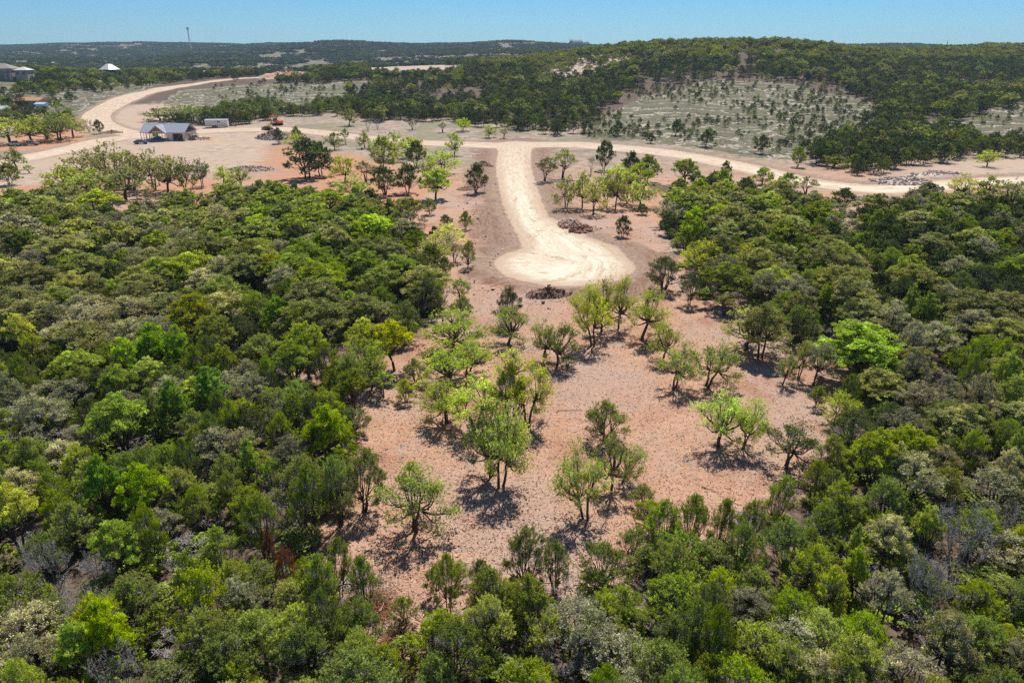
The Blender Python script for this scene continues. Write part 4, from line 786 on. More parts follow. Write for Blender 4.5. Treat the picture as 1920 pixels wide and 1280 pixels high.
MIXES = [  # (test, [(kind, colour, weight)...])
 (lambda u, v: v > 880, [('juniper', 'juniper', 52), ('juniper', 'juniper_yellow', 30), ('thin', 'thin_grey', 5), ('thin', 'thin', 5), ('oak', 'oak', 1), ('bare', 'bare', 2)]),
 (lambda u, v: (u < 900) & (v > 700), [('juniper', 'juniper', 55), ('juniper', 'juniper_dark', 15), ('juniper', 'juniper_yellow', 8), ('thin', 'thin_grey', 12), ('oak', 'oak', 8), ('oak', 'oak_bright', 2)]),
 (lambda u, v: (u < 480) & (v <= 700), [('juniper', 'juniper', 30), ('juniper', 'juniper_dark', 20), ('oak', 'oak_olive', 24), ('thin', 'thin', 12), ('thin', 'thin_grey', 8), ('oak', 'oak', 6)]),
 (lambda u, v: (u < 900) & (v <= 700), [('juniper', 'juniper', 48), ('juniper', 'juniper_dark', 18), ('oak', 'oak', 18), ('oak', 'oak_olive', 8), ('thin', 'thin_grey', 8)]),
 (lambda u, v: (u >= 1600) & (v < 660), [('juniper', 'juniper_dark', 62), ('juniper', 'juniper', 22), ('thin', 'thin_grey', 10), ('oak', 'oak_olive', 6)]),
 (lambda u, v: v < 660, [('juniper', 'juniper', 42), ('juniper', 'juniper_dark', 22), ('oak', 'oak_olive', 20), ('thin', 'thin_grey', 8), ('oak', 'oak', 8)]),
 (lambda u, v: v <= 880, [('juniper', 'juniper', 50), ('thin', 'thin_grey', 20), ('thin', 'thin', 8), ('oak', 'oak_olive', 12), ('juniper', 'juniper_dark', 10)])]
for k in np.where(inside)[0]:
    uu, vv = float(u[k]), float(v[k])
    if cand[k, 1] <= 26: vv = 1300
    mx = next(m for f, m in MIXES if f(uu, vv)); kind, cl, _ = random.choices(mx, [m_[2] for m_ in mx])[0]
    y = cand[k, 1]; isoak = kind == 'oak'
    big = 1.0 if y < 60 else (1.1 if y < 150 else 1.25)
    hh = {'juniper': random.uniform(3.4, 5.2), 'oak': random.uniform(5, 6.8), 'thin': random.uniform(4.2, 6), 'bare': random.uniform(3.5, 5)}[kind]*(.94+.12*(big-1)*5)
    rr = {'juniper': random.uniform(1.5, 2.4), 'oak': random.uniform(2.3, 3.6), 'thin': random.uniform(1.8, 3.0), 'bare': random.uniform(1.6, 2.4)}[kind]*big
    if fringe[k] and cl != 'x': kind = 'juniper' if kind in ('juniper', 'bare') else 'thin'; isoak = False; hh *= .6; rr *= .6
    if y < 60: rr *= .72 if kind != 'juniper' else random.choice([.66, .8, .92]); hh *= .85 if kind != 'juniper' else random.uniform(.72, 1.12)
    add_tree('dome' if isoak else kind, float(cand[k, 0]), float(cand[k, 1]), hh, rr, cl, None, {'juniper': 'junipers of the woods', 'oak': 'oaks of the woods', 'thin': 'fine-twigged trees of the woods', 'bare': 'leafless trees of the woods'}[kind])

NAMES = {'juniper': 'juniper_tree', 'oak': 'oak_tree', 'dome': 'oak_tree', 'thin': 'fine_twigged_tree', 'lime': 'broadleaf_tree', 'bare': 'leafless_tree'}
CATS = {'juniper': 'juniper', 'oak': 'oak tree', 'dome': 'oak tree', 'thin': 'tree', 'lime': 'leafy tree', 'bare': 'bare tree'}
for t in TREES:
    uu, vv, c = project(t['x'], t['y'], t['z']+t['h']*.6); t['u'], t['v'], t['c'] = float(uu), float(vv), float(c)
    t['view'] = (t['c'] > 8) and (-t['r']*F/t['c'] < t['u'] < 1920+t['r']*F/t['c']) and (60 < t['v'] < 1280+t['h']*.45*F/t['c'])
    t['size'] = t['h']*t['r']/max(t['c'], 1)**2*(3 if t['hand'] else 1)
LIMIT = 290
indiv = []; rest = []
for kd in sorted(set(NAMES.values())):
    L = sorted([t for t in TREES if NAMES[t['kind']] == kd and t['view']], key=lambda t: -t['size'])
    indiv += L[:LIMIT]; rest += L[LIMIT:]+[t for t in TREES if NAMES[t['kind']] == kd and not t['view']]
def auto_labels():
    marks = [t for t in indiv if t['label'] and t['hand'] and t['size'] > 0]
    short = {}
    ORD = ['nearest', 'second nearest', 'third nearest', 'fourth nearest', 'fifth nearest', 'sixth nearest', 'seventh nearest', 'eighth nearest', 'ninth nearest', 'tenth nearest']+[str(k)+'th nearest' for k in range(11, 60)]
    LM = [(222, 1150, 'bright lime tree of the near woods'), (620, 770, 'bright green tree at the clearing edge'), (777, 990, 'lone bright oak'), (370, 560, 'golden-green domed oak'), (48, 920, 'large rounded yellow-green oak'),
          (1606, 700, 'big lime-green dome'), (1690, 490, 'fresh green tree in dark junipers'), (1785, 1000, 'large silver leafless tree'), (1590, 1050, 'small bright tree among twigs'), (840, 1130, 'tall juniper at the clearing tip'), (1290, 1040, 'junipers at the clearing front'),
          (1755, 1200, 'tan fine-leaved tree'), (1620, 830, 'broad yellow-olive oak'), (300, 620, 'emerald crowns'), (1400, 420, 'olive domes of the upper woods'), (108, 1040, 'pale leafless tree'), (546, 1060, 'rusty dead juniper'), (690, 600, 'light oaks of the woods rim'), (215, 870, 'deep green leafy crown'), (1000, 1200, 'bottom middle of the view')]
    LW = []
    for a, b, s_ in LM:
        x, y, z = pix(a, b); LW.append((x, y, s_))
    buckets = {}
    for t in indiv:
        if t['label']: continue
        x, y = t['x'], t['y']; dd = [math.hypot(x-a, y-b) for a, b, _ in LW]; k = int(np.argmin(dd)); dx, dy = x-LW[k][0], y-LW[k][1]
        rel = ('right of' if dx > 0 else 'left of') if abs(dx) > abs(dy) else ('behind' if dy > 0 else 'in front of')
        buckets.setdefault((t['kind'], t['c0'], k, rel), []).append((dd[k], t))
    ADJ = {'juniper': 'dark green', 'juniper_yellow': 'yellow-tipped', 'juniper_dark': 'blackish green', 'oak': 'fresh green', 'oak_olive': 'olive', 'oak_bright': 'bright', 'thin': 'tan-green', 'thin_grey': 'grey-green', 'bare': 'bare grey', 'oak_dark': 'dark', 'oak_yellow': 'yellowish', 'lime': 'lime', 'green': 'green', 'rust': 'rusty'}
    KN = {'juniper': 'juniper', 'oak': 'oak', 'dome': 'oak', 'thin': 'twiggy tree', 'lime': 'leafy tree', 'bare': 'tree'}
    for (kind, cn, k, rel), L in buckets.items():
        L.sort(key=lambda p: p[0])
        for i, (_, t) in enumerate(L):
            t['label'] = f"{ADJ[cn]} {KN[kind]}, {ORD[i]} {rel} the {LW[k][2]}"
auto_labels()
def nearer(t): return t['c'] < 105
shadowcol = {}
for t in indiv:
    lod = 0 if nearer(t) else 1; key = (t['kind'], lod) if (t['kind'], lod) in PR else (t['kind'], 0)
    L = PR[key]; crown, trunk = L[random.randrange(len(L))]
    o = empty(NAMES[t['kind']], (t['x'], t['y'], t['z']-.05)); tag(o, t['label'], CATS[t['kind']], t['group'])
    sx = t['r']/R0; o.scale = (sx, sx, t['h']/H0)
    M = Matrix.Rotation(t['lean'][0], 3, 'Y') @ Matrix.Rotation(t['rz'], 3, 'Z'); o.rotation_euler = M.to_euler()
    tr = link('trunk', trunk, o)
    if crown is not None:
        cr = link('crown', crown, o); b = random.uniform(.86, 1.14); cc = COLR[t['c0']]; cr.color = (cc[0]*b, cc[1]*b, cc[2]*b, 1)
# one stuff object per kind for the trees past the individual ones
def gn_scatter(name, pts, protos, color, kind='stuff', loc=True):
    """pts rows: x y z rz sx sz variant"""
    P = np.array(pts, float); me = bpy.data.meshes.new(name); me.vertices.add(len(P)); me.vertices.foreach_set('co', P[:, :3].astype(np.float32).ravel())
    for nm, arr, typ in (('rot', np.stack([0*P[:, 3], 0*P[:, 3], P[:, 3]], 1), 'FLOAT_VECTOR'), ('scl', np.stack([P[:, 4], P[:, 4], P[:, 5]], 1), 'FLOAT_VECTOR')):
        a = me.attributes.new(nm, typ, 'POINT'); a.data.foreach_set('vector', arr.astype(np.float32).ravel())
    a = me.attributes.new('var', 'INT', 'POINT'); a.data.foreach_set('value', (P[:, 6].astype(np.int32) % len(protos)))
    o = link(name, me); o['kind'] = kind; o.color = (*color, 1)
    cl = bpy.data.collections.new(name+'_kinds')
    for i, m in enumerate(protos):
        p = bpy.data.objects.new(f'{name}_kind_{i:02d}', m); p.color = (*color, 1); cl.objects.link(p)
    ng = bpy.data.node_groups.new(name, 'GeometryNodeTree'); ng.interface.new_socket('Geometry', in_out='INPUT', socket_type='NodeSocketGeometry'); ng.interface.new_socket('Geometry', in_out='OUTPUT', socket_type='NodeSocketGeometry')
    N = ng.nodes; gi = N.new('NodeGroupInput'); go = N.new('NodeGroupOutput'); ip = N.new('GeometryNodeInstanceOnPoints'); ci = N.new('GeometryNodeCollectionInfo')
    ci.inputs['Collection'].default_value = cl; ci.inputs['Separate Children'].default_value = True; ci.inputs['Reset Children'].default_value = True; ci.transform_space = 'ORIGINAL'
    def na(nm, dt): n_ = N.new('GeometryNodeInputNamedAttribute'); n_.data_type = dt; n_.inputs['Name'].default_value = nm; return n_.outputs['Attribute']
    ip.inputs['Pick Instance'].default_value = True
    lk = ng.links.new; lk(gi.outputs[0], ip.inputs['Points']); lk(ci.outputs[0], ip.inputs['Instance']); lk(na('var', 'INT'), ip.inputs['Instance Index']); lk(na('rot', 'FLOAT_VECTOR'), ip.inputs['Rotation']); lk(na('scl', 'FLOAT_VECTOR'), ip.inputs['Scale']); lk(ip.outputs[0], go.inputs[0])
    md = o.modifiers.new('scatter', 'NODES'); md.node_group = ng
    return o
def joined(kind, lod, seeds): return [proto(s_, kind, lod, one=True) for s_ in seeds]
ONE = {}
def ones(kind, lod):
    if (kind, lod) not in ONE: ONE[kind, lod] = joined(kind, lod, {'oak': [1, 2, 3, 4], 'dome': [51, 52, 53, 54], 'juniper': [11, 12, 13, 14, 15], 'thin': [21, 22], 'lime': [31], 'bare': [41]}[kind])
    return ONE[kind, lod]
SN = {'juniper': 'juniper_woods', 'juniper_yellow': 'yellow_juniper_woods', 'juniper_dark': 'dark_juniper_woods', 'oak': 'oak_woods', 'oak_olive': 'olive_oak_woods', 'oak_yellow': 'yellow_oak_woods', 'oak_bright': 'bright_oak_woods', 'thin': 'tan_scrub_woods', 'thin_grey': 'grey_scrub_woods', 'bare': 'leafless_woods', 'oak_dark': 'dark_oak_woods', 'lime': 'lime_woods', 'green': 'green_woods'}
SCAT = {}
def scat(kind, lod, cname, row): SCAT.setdefault((cname, kind, lod), []).append(row)
for t in rest:
    near_ = t['y'] < 75
    scat(t['kind'], 0 if near_ else 1, t['c0'], (t['x'], t['y'], t['z']-.05, t['rz'], t['r']/R0, t['h']/H0, random.randrange(100)))
# the hills beyond the road
B_DENS = [([(1085, 262), (1120, 205), (1190, 172), (1330, 145), (1480, 152), (1600, 178), (1650, 203), (1612, 234), (1578, 262), (1535, 290), (1480, 300), (1300, 275)], .52, .42),
          ([(1745, 243), (1800, 222), (1920, 194), (2900, 180), (2900, 275), (1930, 280), (1850, 270), (1790, 258)], .22, .4),
          ([(262, 240), (285, 203), (340, 170), (470, 158), (640, 154), (770, 150), (700, 170), (640, 184), (560, 190), (480, 205), (400, 214)], .08, .5),
          ([(-200, 232), (-100, 185), (0, 160), (110, 150), (190, 160), (300, 150), (330, 162), (180, 200), (150, 225)], .55, .8),
          ([(430, 238), (560, 218), (640, 218), (700, 230), (840, 228), (900, 240), (1085, 258), (1300, 280), (1450, 290), (1540, 312), (1640, 328), (1700, 322), (1760, 300), (1920, 284), (2900, 280), (2900, 360), (-900, 360), (-900, 290), (-200, 262), (0, 240), (180, 232), (430, 235)], .0, .6),
          ([(205, 240), (200, 200), (290, 180), (340, 185), (330, 215), (290, 240)], .0, .5),
          ([(680, 137), (700, 122), (800, 119), (872, 125), (860, 137), (760, 143)], .0, .5), ([(485, 152), (500, 136), (540, 131), (592, 138), (590, 150)], .02, .5),
          ([(1000, 145), (1040, 120), (1110, 104), (1200, 106), (1140, 132), (1060, 152)], .30, .9)]
THICKET_PX = [(1540, 288), (1580, 262), (1615, 232), (1655, 203), (1745, 243), (1790, 258), (1850, 272), (1930, 284), (2900, 290), (2900, 300), (1840, 297), (1760, 305), (1700, 319), (1655, 333), (1600, 322), (1560, 312), (1500, 305)]
cd = fill(188, 780, 4.3, .86)
zc = height(cd[:, 0], cd[:, 1]); u, v, c = project(cd[:, 0], cd[:, 1], zc)
dn = np.full(len(cd), .93); sz = np.ones(len(cd))
ju = fbm(cd[:, 0]/22, cd[:, 1]/22, 61, 3)*95; jv = fbm(cd[:, 0]/22, cd[:, 1]/22, 62, 3)*38
nz = fbm(cd[:, 0]/30, cd[:, 1]/30, 41, 3); dn = np.where(nz > .12, .5, dn); dn = np.where(nz > .19, .15, dn)
for bi, (poly, d_, s_) in enumerate(B_DENS):
    m = in_poly(u+ju, v+jv, poly) if bi in (0, 1, 2, 3) else in_poly(u, v, poly); dn = np.where(m, d_*(1+1.5*np.clip(nz*4, -.8, 1)), dn); sz = np.where(m, s_*rng.uniform(.55, 1.3, len(cd)), sz)
dn = np.where((cd[:, 1] < 262) & ~in_poly(u+ju, v+jv, B_DENS[0][0]) & ~in_poly(u, v, B_DENS[1][0]), 0, dn)
m = in_poly(u+ju*.7, v+np.minimum(jv, 0)*.3, THICKET_PX) & (v < 333); dn = np.where(m, .95, dn); sz = np.where(m, 1.0, sz)
rd = road_info(cd[:, 0], cd[:, 1])[0]; dn = np.where(rd < 3.5, 0, dn); bd = line_info(cd[:, 0], cd[:, 1], BRANCH)[0]; dn = np.where((bd < 16) & (cd[:, 1] > 340), dn*.06, dn); dn = np.where((bd < 45) & (v > np.interp(u, [180, 275, 400, 480, 600], [228, 174, 153, 146, 140])) & (cd[:, 1] > 380) & (u < 600), dn*.12, dn)
HX = np.array([(t['x'], t['y'], t['r']) for t in TREES if t['hand'] and t['y'] > 200])
keep = rng.uniform(0, 1, len(cd)) < dn
for hx in HX: keep &= np.hypot(cd[:, 0]-hx[0], cd[:, 1]-hx[1]) > hx[2]*.8+1
CLEARINGS = [(*pix(a, b)[:2], c_) for a, b, c_ in ((18, 157, 16), (18, 165, 12), (209, 148, 12), (203, 158, 9), (212, 165, 5), (63, 203, 9), (80, 206, 6), (362, 146, 7), (393, 146, 9), (142, 130, 6), (162, 139, 5), (540, 145, 26), (5, 220, 5))]
for bx_, by_, br_ in CLEARINGS: keep &= np.hypot(cd[:, 0]-bx_, cd[:, 1]-by_) > br_
oakz = fbm(cd[:, 0]/55, cd[:, 1]/55, 51, 3)
for k in np.where(keep)[0]:
    uu, vv, y = u[k], v[k], cd[k, 1]; p = random.random(); ridge = (uu > 1120) and (vv < 118) and y < 640; slope = in_poly(np.array([uu]), np.array([vv]), B_DENS[8][0])[0]; vill = (uu < 350 and y > 300)
    po = .55 if ridge else .95 if slope else .2 if vill else (.13 if oakz[k] > .05 else .035)
    if uu > 900 and 100 < vv < 130 and uu < 1150: po = .6
    if p < po: kind, cl = 'oak', random.choices(['oak', 'oak_olive', 'oak_yellow', 'oak_bright'], [34, 34, 20, 4] if not vill else [50, 20, 10, 20])[0]
    else: kind, cl = 'juniper', random.choices(['juniper_dark', 'juniper'], [80, 20] if not (370 < uu < 660 and 180 < vv < 232) else [10, 90])[0]
    s_ = sz[k]*random.uniform(.8, 1.25); h = (4.6 if kind == 'juniper' else 6.0)*s_; r_ = (2.3 if kind == 'juniper' else 3.2)*s_*(1.1 if sz[k] == 1 else 1)
    scat('dome' if kind == 'oak' else kind, 2, cl, (cd[k, 0], cd[k, 1], zc[k]-.2, random.uniform(0, 6.28), r_/R0, h/H0, random.randrange(100)))
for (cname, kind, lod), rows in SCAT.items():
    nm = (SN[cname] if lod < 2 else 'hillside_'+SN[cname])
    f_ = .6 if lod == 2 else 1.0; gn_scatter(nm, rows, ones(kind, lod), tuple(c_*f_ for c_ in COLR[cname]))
# far ridges: patches of many small crowns
def grove(seed, n, size, rad):
    r = np.random.default_rng(seed); V = []; tint = []
    for _ in range(n):
        cx, cy = r.uniform(-size/2, size/2, 2); h = r.uniform(3.4, 6.2); m_ = 34; g = r.normal(size=(m_, 3)); g /= np.linalg.norm(g, axis=1)[:, None]; g[:, 2] = abs(g[:, 2])*.9-.2
        V.append(np.array([cx, cy, h*.55])+g*np.array([rad, rad, h*.42])*r.uniform(.7, 1.1, (m_, 1))); tint.append(np.full(m_, r.choice([.7, .9, 1.0, 1.1, 2.6], p=[.3, .25, .2, .13, .12]))*r.uniform(.8, 1.2, m_))
    C = np.vstack(V); LV = leaf_quads(C, 2.3, r, up=.6); return mesh_np('grove', LV, np.arange(len(C)*4).reshape(-1, 4), mats=[M_LEAF], attrs={'tint': ('FACE', 'FLOAT', np.concatenate(tint))})
fp = fill(770, 3050, 21, .80); zf = height(fp[:, 0], fp[:, 1])
gt = fbm(fp[:, 0]/140, fp[:, 1]/140, 31, 3)*90; bare_ = gt > 7
kp = (rng.uniform(0, 1, len(fp)) < np.where(bare_, .28, .97))
GR = [grove(900+i, 24, 26, 2.5) for i in range(5)]
rows = [(a[0], a[1], z_-.6, random.uniform(0, 6.28), 1, 1.0, random.randrange(50)) for a, z_, k_ in zip(fp, zf, kp) if k_]
gn_scatter('far_ridge_woods', rows, GR, (.060, .085, .030))


# ------------------------------------------------------------------ materials of the small things
def vcol(name, lo, hi, rough=.9, sc=1.5, attr=False):
    m = bpy.data.materials.new(name); N = NT(m); P = N.n('NewGeometry').outputs['Position']; n = N.noise(P, sc, 5, .7)
    f = N.rng(n, .35, .65)
    if attr: f = N.attr('tint').outputs['Fac']
    N.out(N.mix(f, lo, hi), rough, n, .1, .6, .15); return m
M = dict(shingle=plain('grey_shingles', (.36, .38, .43), .85, 0, .25, 6), timber=plain('bare_timber', (.56, .34, .21), .8, 0, .25, 4), sheath=plain('tan_sheathing', (.74, .58, .43), .8, 0, .1, 2), ply=plain('plywood', (.62, .42, .26), .8, 0, .2, 3),
  slab=plain('concrete_slab', (.42, .40, .38), .85, 0, .12, 2), green=plain('green_sheet', (.30, .60, .08), .6, 0, .1, 3), blue=plain('blue_tarp', (.03, .14, .48), .5, 0, .15, 3), white=plain('white_paint', (.74, .74, .72), .5, 0, .06, 2), cream=plain('cream_panel', (.80, .77, .70), .6, 0, .1, 2),
  dark=plain('shade_and_dark_parts', (.025, .025, .028), .6), rubber=plain('tyre_rubber', (.03, .03, .03), .85), glass=plain('window_glass', (.03, .04, .05), .1, 0, .05, 2, .8), orange=plain('orange_paint', (.75, .20, .035), .45, 0, .1, 3), yellow=plain('yellow_paint', (.70, .33, .04), .45, 0, .12, 3),
  steel=plain('grey_steel', (.25, .26, .27), .5, .5, .1), stucco=plain('tan_stucco', (.40, .34, .28), .85, 0, .1, 1), brownroof=plain('brown_roof', (.30, .25, .22), .8, 0, .2, 2), metalroof=plain('pale_metal_roof', (.72, .70, .66), .4, .2, .06, .6), bluewall=plain('blue_grey_wall', (.17, .24, .31), .7, 0, .1, 1),
  terra=plain('orange_roof', (.52, .24, .12), .8, 0, .15, 2), bluecar=plain('blue_car_paint', (.05, .13, .34), .3, .3, .05, 2, .6), stone=plain('pale_stone', (.50, .46, .40), .85, 0, .2, 2), log=plain('pale_log', (.50, .36, .26), .85, 0, .25, 5), redlog=plain('red_brown_log', (.30, .12, .07), .85, 0, .3, 5),
  dirt=vcol('dug_dirt', (.14, .09, .06), (.32, .21, .15), sc=3), rubble=vcol('grey_rubble', (.17, .135, .11), (.46, .38, .31), sc=2.5), redrock=vcol('red_rubble', (.17, .08, .055), (.42, .24, .165), sc=2.5), sand=vcol('orange_sand', (.50, .27, .15), (.66, .42, .27), sc=.6), palerub=vcol('pale_rubble', (.42, .33, .26), (.74, .62, .52), sc=2))
# ------------------------------------------------------------------ the unfinished house
def house_site():
    x, y, z = pix(309, 264.5); g = empty('unfinished_house', (x, y, z), R_(-4), 'timber-framed house under construction with grey shingle roof and open gable on the pale building pad', 'house')
    g.scale = (.86, .86, .86); W0, W1 = -10.0, 9.3; D = 10; E = 3.9; RG = 6.9
    MB().box(W0-.4, W1+.4, -.6, D+.3, -.5, .25).build('slab', M['slab'], g)
    def roof_slab(a, b, c, d, th=.16):
        A, B, C_, D_ = map(Vector, (a, b, c, d)); n = (B-A).cross(D_-A).normalized()*th; V = [A, B, C_, D_, A-n, B-n, C_-n, D_-n]
        return [tuple(v) for v in V], [(0, 1, 2, 3), (7, 6, 5, 4), (0, 4, 5, 1), (1, 5, 6, 2), (2, 6, 7, 3), (3, 7, 4, 0)]
    gx0, gx1, gm = -5.4, 1.8, -1.8; mb = MB()
    yr = 4.8; k = (RG-E)/yr
    mb.add(*roof_slab((W0-.5, -.6, E-.35), (gx0+.2, -.6, E-.35), (gm, yr, RG+.0), (W0-.5, yr, RG)))
    mb.add(*roof_slab((gx1-.2, -.6, E-.35), (W1+.5, -.6, E-.35), (W1+.5, yr, RG), (gm, yr, RG)))
    mb.add(*roof_slab((W1+.5, D+.5, E-.3), (W0-.5, D+.5, E-.3), (W0-.5, yr, RG), (W1+.5, yr, RG)))
    gz_ = RG-.35
    mb.add(*roof_slab((gx0-.45, -2.0, E-.55), (gm, -2.0, gz_), (gm, yr+.1, gz_), (gx0+.2, -.2, E-.25)))
    mb.add(*roof_slab((gm, -2.0, gz_+.003), (gx1+.45, -2.0, E-.55), (gx1-.2, -.2, E-.25), (gm, yr+.1, gz_+.003)))
    rf = mb.build('roof', M['shingle'], g)
    t = MB()
    for a, b in (((gx0-.5, -2.05, E-.75), (gm, -2.05, gz_-.2)), ((gx1+.5, -2.05, E-.75), (gm, -2.05, gz_-.2))): t.bar(a, b, .14, .34)
    t.build('barge_board', M['ply'], rf)
    tr = MB(); tr.bar((gx0, -1.7, E-.6), (gx1, -1.7, E-.6), .14, .26); tr.bar((gm, -1.7, E-.6), (gm, -1.7, gz_-.2), .12)
    for a, b in ((gx0+1.8, 5.0), (gx1-1.8, 5.0)): tr.bar((a, -1.7, E-.6), (a, -1.7, b-.1), .1)
    tr.bar((gx0+1.8, -1.7, 4.7), (gx1-1.8, -1.7, 4.7), .1); tr.build('gable_truss', M['timber'], g)
    for px_ in (W0, -7.7, -5.4, 1.75):
        for py in ((-.35,) if px_ < -6 else (-.35, -1.7)): MB().bar((px_, py, .25), (px_, py, E-.55), .17).build('post', M['timber'], g)
    for i, px_ in enumerate(np.arange(W0, 1.6, 1.15)): MB().bar((px_, D-.1, .25), (px_, D-.1, E-.4), .09, .13).build('stud', M['timber'], g)
    for py in (1.8, 4, 6.2, 8.4): MB().bar((W0, py, .25), (W0, py, E+1.0-abs(py-4.8)*.3), .1, .13).build('stud', M['timber'], g)
    for px_ in (-2.6, -.6, .5): MB().bar((px_, 3.2, .25), (px_, 3.2, E), .1, .13).build('stud', M['timber'], g)
    b = MB()
    for yy in (-.35, D-.1): b.bar((W0, yy, E-.5), (1.8, yy, E-.5), .13, .28)
    b.bar((W0, -.35, E-.5), (W0, D, E-.5), .13, .28)
    for xx in np.arange(W0+1, 1.6, 1.2): b.bar((xx, 0, E-.2), (xx, D, E-.2), .05, .18)
    b.build('ceiling_frame', M['timber'], g)
    MB().box(-4.9, -2.3, -.1, -.04, 1.9, 3.3).build('green_sheet', M['green'], g)
    # garage wing: walls with a real opening
    w = MB(); w.box(1.9, 4.2, -.2, 0, .25, E-.3).box(8.35, W1, -.2, 0, .25, E-.3).box(4.2, 8.35, -.2, 0, 3.05, E-.3)
    w.box(1.9, 2.1, 0, D, .25, E-.3).box(W1-.2, W1, 0, D, .25, E-.3).box(2.1, W1-.2, D-.2, D, .25, E-.3); wl = w.build('wall', M['sheath'], g)
    MB().box(2.3, 3.4, -.24, -.203, .3, 3.3).build('stone_panel', M['cream'], wl)
    MB().box(4.25, 8.3, .4, .5, .3, 3.0).build('garage_shade_panel', M['dark'], g)  # near-black panel behind the gap, painted to stand for the garage's inner shade
    tr = MB(); tr.bar((4.9, .1, .4), (7.7, .1, 2.9), .1); tr.build('brace', M['timber'], g)
    fr = MB(); fr.bar((4.15, -.26, .25), (4.15, -.26, 3.1), .1).bar((8.4, -.26, .25), (8.4, -.26, 3.1), .1).bar((4.1, -.26, 3.1), (8.45, -.26, 3.1), .12); fr.build('door_frame', M['timber'], g)
    # end porch frame
    for px_, h in ((10.4, 3.4), (11.7, 3.0), (12.9, 2.7)):
        for py in (.5, 4.5): MB().bar((px_, py, 0), (px_, py, h), .12).build('porch_post', M['timber'], g)
    p = MB()
    for py in (.5, 4.5): p.bar((9.4, py, 3.6), (12.9, py, 2.7), .1, .2)
    p.bar((12.9, .5, 2.7), (12.9, 4.5, 2.7), .1, .2); p.bar((12.0, .5, .6), (12.9, .5, 2.0), .08); p.build('porch_frame', M['timber'], g)
    MB().box(10.9, 11.7, 1.2, 3.8, .2, 1.9).build('porch_wall', M['dark'], g)
house_site()
def wheel(parent, x, y, r=.38, w_=.24):
    n = 14; m = MB(); V = []
    m.tube([(x, y-w_/2, r), (x, y+w_/2, r)], r, n); o = m.build('wheel', M['rubber'], parent)
    h = MB(); h.tube([(x, y-w_/2-.01, r), (x, y+w_/2+.01, r)], r*.5, 10); h.build('rim', M['steel'], o)
def car(u, v, rz, paint, label, cat, pickup=False, L=4.6):
    x, y, z = pix(u, v); g = empty('parked_pickup' if pickup else 'parked_car', (x, y, z), rz, label, cat)
    k = L/4.6; b = MB(); hw = .9
    if pickup: prof = [(-2.3, .45), (2.3, .45), (2.35, .95), (1.2, 1.08), (-2.3, 1.08)]
    else: prof = [(-2.25, .4), (2.2, .4), (2.3, .7), (2.1, .95), (1.1, 1.02), (-2.2, 1.05), (-2.3, .8)]
    b.prism([(a*k, c) for a, c in prof], -hw, hw); b.build('body', M[paint], g)
    c = [(1.15, 1.07), (.45, 1.72), (-.6, 1.74), (-.85, 1.07)] if pickup else [(1.0, 1.01), (.4, 1.48), (-1.2, 1.5), (-2.0, 1.04)]
    cb = MB(); cb.prism([(a*k, d) for a, d in c], -hw+.1, hw-.1); cb.build('cab', M['glass'], g)
    r_ = MB(); r_.prism([(a*k*.9-.02, d+.02) for a, d in (c[1], c[2])]+[(c[2][0]*k*.9, c[2][1]-.06), (c[1][0]*k*.9, c[1][1]-.06)], -hw+.15, hw-.15); r_.build('roof', M[paint], g)
    if pickup: MB().box(-2.2*k, -.95*k, -hw+.1, hw-.1, 1.09, 1.10).build('cargo_bed', M['dark'], g)
    for sx in (-1.4*k, 1.45*k):
        for sy in (-hw+.1, hw-.1): wheel(g, sx, sy)
car(28, 273.5, R_(168), 'white', 'white pickup truck parked under the yellow-green oaks', 'pickup', True, 5.3)
car(58, 273, R_(12), 'steel', 'grey pickup truck behind the white one, under the oaks', 'pickup', True, 5.3)
car(265, 270, R_(6), 'bluecar', 'small blue car parked in front of the unfinished house', 'car')
car(366, 262, R_(20), 'white', 'white pickup truck parked at the porch end of the unfinished house', 'pickup', True, 5.0)
# tarp covered stack in the house
x, y, z = pix(296, 262.5); m = MB()
m.prism([(-1.3, 0), (1.3, 0), (1.25, .75), (.9, 1.0), (-.2, 1.1), (-1.1, .9)], -.7, .7); tag(m.build('tarp_stack', M['blue'], None, (x, y, z+.2)), 'blue tarpaulin tied over a stack on the house slab, under the open gable', 'tarp')
